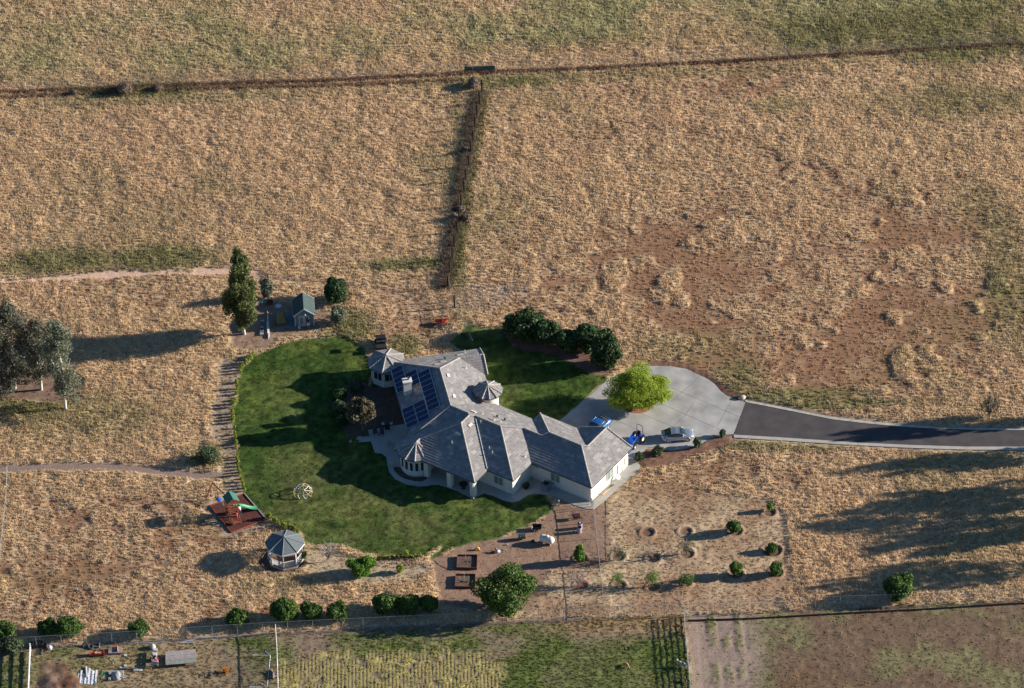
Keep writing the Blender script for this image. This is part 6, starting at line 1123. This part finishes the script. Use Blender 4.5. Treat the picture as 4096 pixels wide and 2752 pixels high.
# green trough at the far fence
a, b = G(*zc(1600,150,2.851)(735,405)), G(*zc(1600,150,2.851)(1095,390)); r = empty('water_trough', a, 'long dark green tarp panel hung on the far fence above the post line', 'tarp'); gt = mat('tarp_teal', (.018, .075, .065), .7, noise=.2)
v = b-a; dy = np.array([0, .05, 0]); q = [np.zeros(3), v, v*[1, 1, 1]+[-.5, 0, 1.0]*np.array([.3, 1, 1])+dy, np.array([.0, 0, 1.0])+dy]; MB().add([tuple(p) for p in q]+[tuple(p+np.array([0, .04, 0])) for p in q], [(0, 1, 2, 3), (7, 6, 5, 4), (0, 4, 5, 1), (1, 5, 6, 2), (2, 6, 7, 3), (3, 7, 4, 0)]).build('sheet', gt, r); MB().bar((0, -.02, 1.03), tuple(v+np.array([-.15, -.02, 1.03])), .04, .05).build('hem', mat('tarp_edge', (.03, .11, .09), .6), r)
r.name = 'green_tarp'
# ------------------------------------------------------------------ equipment yard, bottom left
tirem = tyre
def tire(x, y, z, R, r_, label, f=zyard, grp='old tyres in the yard', tilt=0.):
    p = G(*f(x, y), z); o = MB().torus((0, 0, 0), R, r_, 'z', 18, 8).build('tyre', mat('old_tyre', (.06, .06, .06), .9)); o.location = p; o.rotation_euler = (tilt, 0, 0); return tag(o, label, 'tyre', grp)
tire(1700,505,.18,.32,.13,'large pale worn tyre lying at the middle of the yard tyre heap'); tire(1590,478,.2,.28,.11,'black tyre at the left of the yard tyre heap', tilt=.5); tire(800,435,.2,.2,.08,'small black tyre by the fence, above the black bins'); tire(*(805,735),.1,.30,.06,'pale ringed tyre lying on the grass right of the yard', f=zyc)
p = G(*zyard(1760,500)); thing1('scrap_frame', MB().bar((-.3, .3, .3), (.7, .1, .35), .1, .08).bar((-.2, -.2, .3), (.6, -.3, .3), .3, .08).bar((.6, -.3, .1), (.7, .25, .4), .06, .5).box((.2, 0, .2), (.8, .5, .25)), mat('scrap_grey', (.09, .095, .09), .7), (p[0], p[1], 0), 'dark metal scrap frame beneath the yard tyre heap', 'scrap')
for k, (x, y, w_, h_, lb) in enumerate([(590,510,.30,.7,'tall black bin beside the white vinyl fence'),(660,490,.34,.6,'black bin with orange rag in the row by the fence'),(760,485,.42,.55,'wide black tub in the middle of the bins by the fence'),(840,500,.30,.5,'black bin nearest the white sack by the fence'),(765,620,.20,.75,'slim dark cylinder lying in front of the bins')]):
    p = G(*zyard(x, y)); o = MB().tube((0, 0, 0), (0, 0, h_), w_*.85, w_, 14, caps=False).tube((0, 0, .02), (0, 0, .04), w_*.84, n=14).torus((0, 0, h_), w_, .025, n=14) if k < 4 else MB().tube((-.05, -.4, .18), (.12, .35, .18), .17, n=14); thing1('plastic_bin', o, mat('bin_black', (.018, .02, .022), .6), (p[0], p[1], 0), lb, 'bin', 'black bins at the top of the yard')
p = G(*zyard(935,545)); thing1('white_sack', MB().ball((0, 0, .25), (.30, .34, .34), 12, 8, .15), mat('sack_white', (.55, .52, .58)), (p[0], p[1], 0), 'bulging white sack right of the black bins', 'sack'); p = G(*zyard(868,590)); thing1('red_bowl', MB().tube((0, 0, 0), (0, 0, .18), .12, .17, 14, caps=False).tube((0, 0, .01), (0, 0, .02), .12).torus((0, 0, .18), .17, .02), mat('bowl_red', (.5, .05, .03), .5), (p[0], p[1], 0), 'small round red bowl below the white sack', 'bowl')
p = G(*zyard(1810,665)); TI = empty('tiller', (p[0], p[1], 0), 'orange red tractor tiller with dark blades on the yard grass', 'implement', rz=rad(3)); orr = mat('tiller_red', (.42, .06, .025), .5); MB().loft([[(x, .30*math.cos(q), .35+.22*math.sin(q)) for q in [rad(a) for a in (0, 40, 80, 120, 160, 200, 340)]] for x in (-.85, .85)], sm=False).build('hood', orr, TI)
for x in (-.87, .0, .87): MB().box((x, 0, .36), (.05, .62, .5)).build('side_plate', orr, TI)
MB().bar((0, -.1, .6), (.5, -.25, .55), .08, .05).box((-.1, -.15, .6), (.2, .3, .1)).build('gearbox', mat('gear_pale', (.5, .42, .4), .5), TI)
p = G(*zyard(2155,600)); MW = empty('mower_deck', (p[0], p[1], 0), 'square pink grey rotary mower deck with red hitch frame', 'implement'); dk = mat('deck_pink', (.27, .20, .19), .7, noise=.15)
for x in (-.55, 0, .55): MB().box((x, 0, .25), (.53, 1.1, .25)).build('deck', dk, MW)
MB().bar((-.25, .3, .4), (0, .75, .95), .05, .05).bar((.25, .3, .4), (0, .75, .95), .05, .05).bar((.25, .1, .45), (0, -.2, .42), .1, .06).bar((0, .75, .95), (0, -.1, .45), .04, .04).build('hitch', redm, MW); MB().box((.3, .1, .45), (.04, 1.0, .25)).build('skid', mat('skid_pale', (.45, .38, .36), .6), MW)
blockm = mat('block_pale', (.50, .50, .48), .9, noise=.08)
def block(p, label, grp, rz=0., z=0., sz=(.40, .40, .2)):
    m_ = MB(); X0, Y0, Z0 = sz; m_.box((0, Y0/2-.02, Z0/2), (X0, .04, Z0)).box((0, -Y0/2+.02, Z0/2), (X0, .04, Z0)).box((-X0/2+.02, 0, Z0/2), (.04, Y0-.08, Z0)).box((X0/2-.02, 0, Z0/2), (.04, Y0-.08, Z0)).box((0, 0, Z0/2), (.04, Y0-.08, Z0)).box((0, 0, .02), (X0-.08, Y0-.08, .03))
    o = m_.build('cinder_block', blockm); o.location = (p[0], p[1], z); o.rotation_euler = (0, 0, rz); return tag(o, label, 'block', grp)
def solid(p, label, sz=(.34, .34, .18)): o = MB().box((0, 0, sz[2]/2), sz).box((0, 0, sz[2]), (sz[0]*.9, sz[1]*.9, .02)).build('paving_stone', blockm); o.location = (p[0], p[1], 0); return tag(o, label, 'paving stone', 'pale paving stones in the yard')
solid(G(*zyb(475,488)), 'upper of the two single pale stones left of the narrow trailer'); solid(G(*zyb(475,685)), 'lower of the two single pale stones left of the narrow trailer'); solid(G(*zyb(760,768)), 'square pale stone right of the white battery box'); solid(G(*zyb(385,712)), 'small brownish stone just above the block pen', (.22, .2, .15))
p = G(*zyb(672,770)); r = empty('battery_box', (p[0], p[1], 0), 'white ribbed box with blue end in the middle of the yard', 'box'); MB().box((0, 0, .13), (.55, .36, .26)).build('box', blockm, r); MB().box((-.32, 0, .12), (.1, .34, .22)).build('blue_end', mat('end_blue', (.08, .16, .3), .5), r)
for s in (-.12, 0, .12): MB().box((0, s, .27), (.42, .04, .03)).build('rib', mat('rib_grey', (.3, .3, .28), .7), r)
c00, c10, c01 = G(*zyb(185,765), .3), G(*zyb(415,765), .3), G(*zyb(180,905), .3); k = 0
for i in range(6): p = c00+(c10-c00)*i/5.; block(p, ORD[i]+' from the left of the six pale hollow blocks in the pen back wall', 'hollow blocks of the gravel pen', 0, .1, (.36, .24, .2))
for i in range(1, 4): p = c10+(c01-c00)*i/4.2; block(p, ORD[i-1]+' from the back of the pale hollow blocks down the pen right side', 'hollow blocks of the gravel pen', rad(90), .1, (.36, .24, .2))
for i in (1, 3.9): p = c00+(c01-c00)*i/4.; block(p, ['upper', 'lower'][i > 2]+' pale hollow block on the left side of the gravel pen', 'hollow blocks of the gravel pen', rad(90), .1, (.36, .24, .2))
for i in range(5): p = c00+(c10-c00)*i/5.+[.1, .02, 0]; block(p, ORD[i]+' from the left of the bottom course of hollow blocks in the pen back wall', 'hollow blocks of the gravel pen', 0, -.1, (.36, .24, .2))
block(G(*zyb(458,882)), 'single hollow block lying outside the gravel pen', None, rad(20))
p = G(*zyb(320,870)); thing1('gravel_heap', MB().ball((0, 0, 0), (.62, .85, .48), 22, 12, .16), mat('gravel', (.33, .32, .31), .95, noise=.3, nscale=14, bump=.6, bscale=60), (p[0], p[1], 0), 'grey gravel heap inside the pen of hollow blocks', 'gravel heap')
p = G(*zyard(2115,760)); thing1('metal_bracket', MB().bar((-.4, .2, .1), (.45, .15, .1), .10, .1).bar((.2, .15, .1), (-.05, -.6, .08), .07, .07).box((-.3, .1, .1), (.2, .25, .12)), mat('bracket_pale', (.42, .42, .38), .6), (p[0], p[1], 0), 'pale T shaped metal bracket above the gravel pen', 'bracket')
wpl = mat('plank_white', (.76, .77, .80), .5)
PLK = [(1455,1140,990,1.05,0),(1500,1180,940,.9,.05),(1545,1200,1000,.95,0),(1585,1195,950,1,.06),(1620,1200,1050,1,0),(1650,1195,905,1,.06),(1685,1200,935,1,0),(1715,1205,945,1,.06),(1745,1190,950,1,0),(1780,1185,935,1,.06)]
for i, (x, y1, y0, _, z) in enumerate(PLK):
    q0, q1 = G(*zyard(x, y1), .06+z), G(*zyard(x+25, y0), .06+z); thing1('vinyl_plank', MB().bar((0, 0, 0), Vector(q1-q0), .20, .06), wpl, q0, ORD[i]+' from the left of the white vinyl planks spread in the yard', 'plank', 'white vinyl planks spread in the yard')
q0, q1 = G(*zyard(1630,1065), .2), G(*zyard(1612,868), .2); thing1('vinyl_plank', MB().bar((0, 0, 0), Vector(q1-q0), .15, .1), wpl, q0, 'notched white vinyl post lying across the top of the white planks', 'plank')
hp = []; 
for k in range(60): t_ = k/59*4*math.pi; hp.append(zyard(1890+150*math.sin(t_*.5)*(.3+.7*k/59)+30*math.cos(t_*2), 960+290*k/59+35*math.sin(t_*1.5)))
hp = [G(*q) for q in hp]; thing1('garden_hose', MB().path([p-hp[0]+[0, 0, .15+.03*(i % 2)] for i, p in enumerate(hp)], .022, 6), mat('hose_green', (.02, .28, .20), .5), hp[0], 'tangled green garden hose between white planks and gravel pen', 'hose')
c = G(*zyb(1020,560)); TL = empty('narrow_trailer', (c[0], c[1], 0), 'narrow ladder shaped metal trailer with boxes, beside the person in red', 'trailer', rz=rad(-2)); tm = mat('trailer_pale', (.40, .38, .36), .6, .2)
for x in (-.33, .33): MB().bar((x, -1.5, .55), (x*.8, 1.45, .55), .07, .12).build('side_rail', tm, TL)
for y in (-1.45, -1.1, -.6, .1, .7, 1.4): MB().bar((-.33, y, .55), (.33, y, .55), .08, .06).build('cross_bar', tm, TL)
for y, s_, m2 in ((1.1, .36, blockm), (.3, .5, blockm), (-.25, .3, blk), (-.85, .42, tm), (-1.25, .3, tm)): MB().box((.05, y, .66), (.42, s_, .16)).build('box', m2, TL)
for x in (-.45, .45): o = MB().torus((0, 0, 0), .22, .09, 'x').build('wheel', tyre, TL); o.location = (x, -.2, .3)
p = G(*zyb(988,345)); thing1('pale_boulder', MB().ball((0, 0, .26), (.36, .42, .36), 12, 8, .2), mat('rock_pale', (.45, .44, .40), .9, noise=.15), (p[0], p[1], 0), 'rounded pale boulder above the narrow trailer', 'rock')
q4 = [G(*zyb(*q), .55) for q in [(1225,650),(1785,605),(1785,360),(1222,410)]]; c = q4[0]*[1, 1, 0]; TB = empty('sheet_stack', c, 'long low stack of weathered grey roofing sheets right of the narrow trailer', 'sheet stack')
def lerp4(u, v): return (q4[0]*(1-u)+q4[1]*u)*(1-v)+(q4[3]*(1-u)+q4[2]*u)*v
for k, (v0, v1, cm) in enumerate(((0, .33, (.24, .25, .22)), (.335, .67, (.30, .26, .24)), (.675, 1, (.33, .29, .27)))):
    pl = [lerp4(0, v0)-c, lerp4(1, v0)-c, lerp4(1, v1)-c, lerp4(0, v1)-c]; MB().prism(pl, .46, .55+.015*k).build('sheet', mat('sheet%d' % k, cm, .7, noise=.2, nscale=2.5), TB)
m_ = MB()
for u in (.04, .5, .96):
    for v_ in (.08, .92): p = lerp4(u, v_)-c; m_.box((p[0], p[1], .22), (.1, .1, .46))
m_.build('support', mat('support_blue', (.12, .16, .2), .7), TB)
LG = [((530,255),(930,232),.10,'thick long metal profile lying at the top of the yard, left end'),((925,240),(1275,222),.06,'thin metal rod continuing right of the thick profile'),((1475,245),(1770,232),.08,'short lower metal profile with white end block'),((1520,228),(1820,165),.08,'slanting metal profile above the short lower one'),((1890,158),(2180,125),.09,'bent metal profile left of the long right hand pole'),((2165,150),(2550,118),.07,'long right hand metal pole at the top of the yard')]
for a, b, w_, lb in LG: q0, q1 = G(*zyb(*a), .1), G(*zyb(*b), .1); thing1('metal_profile', MB().bar((0, 0, 0), Vector(q1-q0), w_*1.3, w_), mat('profile_pale', (.45, .47, .48), .5, .3), q0, lb, 'metal profile', 'metal profiles along the near fence')
p = G(*zyc(235,1270)); FR = empty('bale_feeder', (p[0], p[1], 0), 'orange metal hay feeder crate with dark hay inside', 'feeder', rz=rad(12)); om = mat('orange_metal', (.52, .20, .03), .5)
m_ = MB(); sq = [(-.55, -.4), (.15, -.5), (.5, -.25), (.62, .35), (.1, .3), (-.5, .35)]
for z in (.15, .45, .8):
    for i in range(6): m_.bar((*sq[i], z), (*sq[(i+1) % 6], z), .04, .04)
for x, y in sq: m_.bar((x, y, 0), (x, y, .82), .05, .05)
m_.bar((-.55, 0, .8), (.5, .05, .8), .04, .04).bar((.1, -.5, .8), (.1, .35, .8), .04, .04).build('frame', om, FR); MB().ball((.25, .1, .25), (.35, .3, .3), 10, 7, .2).build('hay', mat('hay_dark', (.05, .035, .02), .95), FR)
GL_ = empty('goal_frame', G(*zyc(1200,890)), 'white pipe goal frame lying open side left on the grass', 'goal'); o0 = G(*zyc(1200,890))
for a, b in (((1200,890),(828,888)), ((1200,890),(1092,802)), ((1200,890),(1135,1560)), ((1135,1560),(765,1548)), ((1135,1560),(1018,1480))): MB().tube(G(*zyc(*a), .08)-o0, G(*zyc(*b), .08)-o0, .06, n=8).build('pipe', mat('goal_white', (.66, .66, .68), .5), GL_)
p = G(*zyc(1260,1290)); r = empty('branch_pile', (p[0], p[1], 0), 'small pile of crooked logs left of the end-on pale fence', 'logs')
for k in range(7): a = rnd.random()*3.14; q_ = Vector((rnd.uniform(-.3, .3), rnd.uniform(-.8, .8), .15+.08*k*.5)); dv_ = Vector((math.cos(a), math.sin(a), .1))*.45; MB().tube(q_-dv_, q_+dv_, .10, .07, 7).build('log', mat('log_grey', (.22, .17, .14), .9, noise=.25), r)
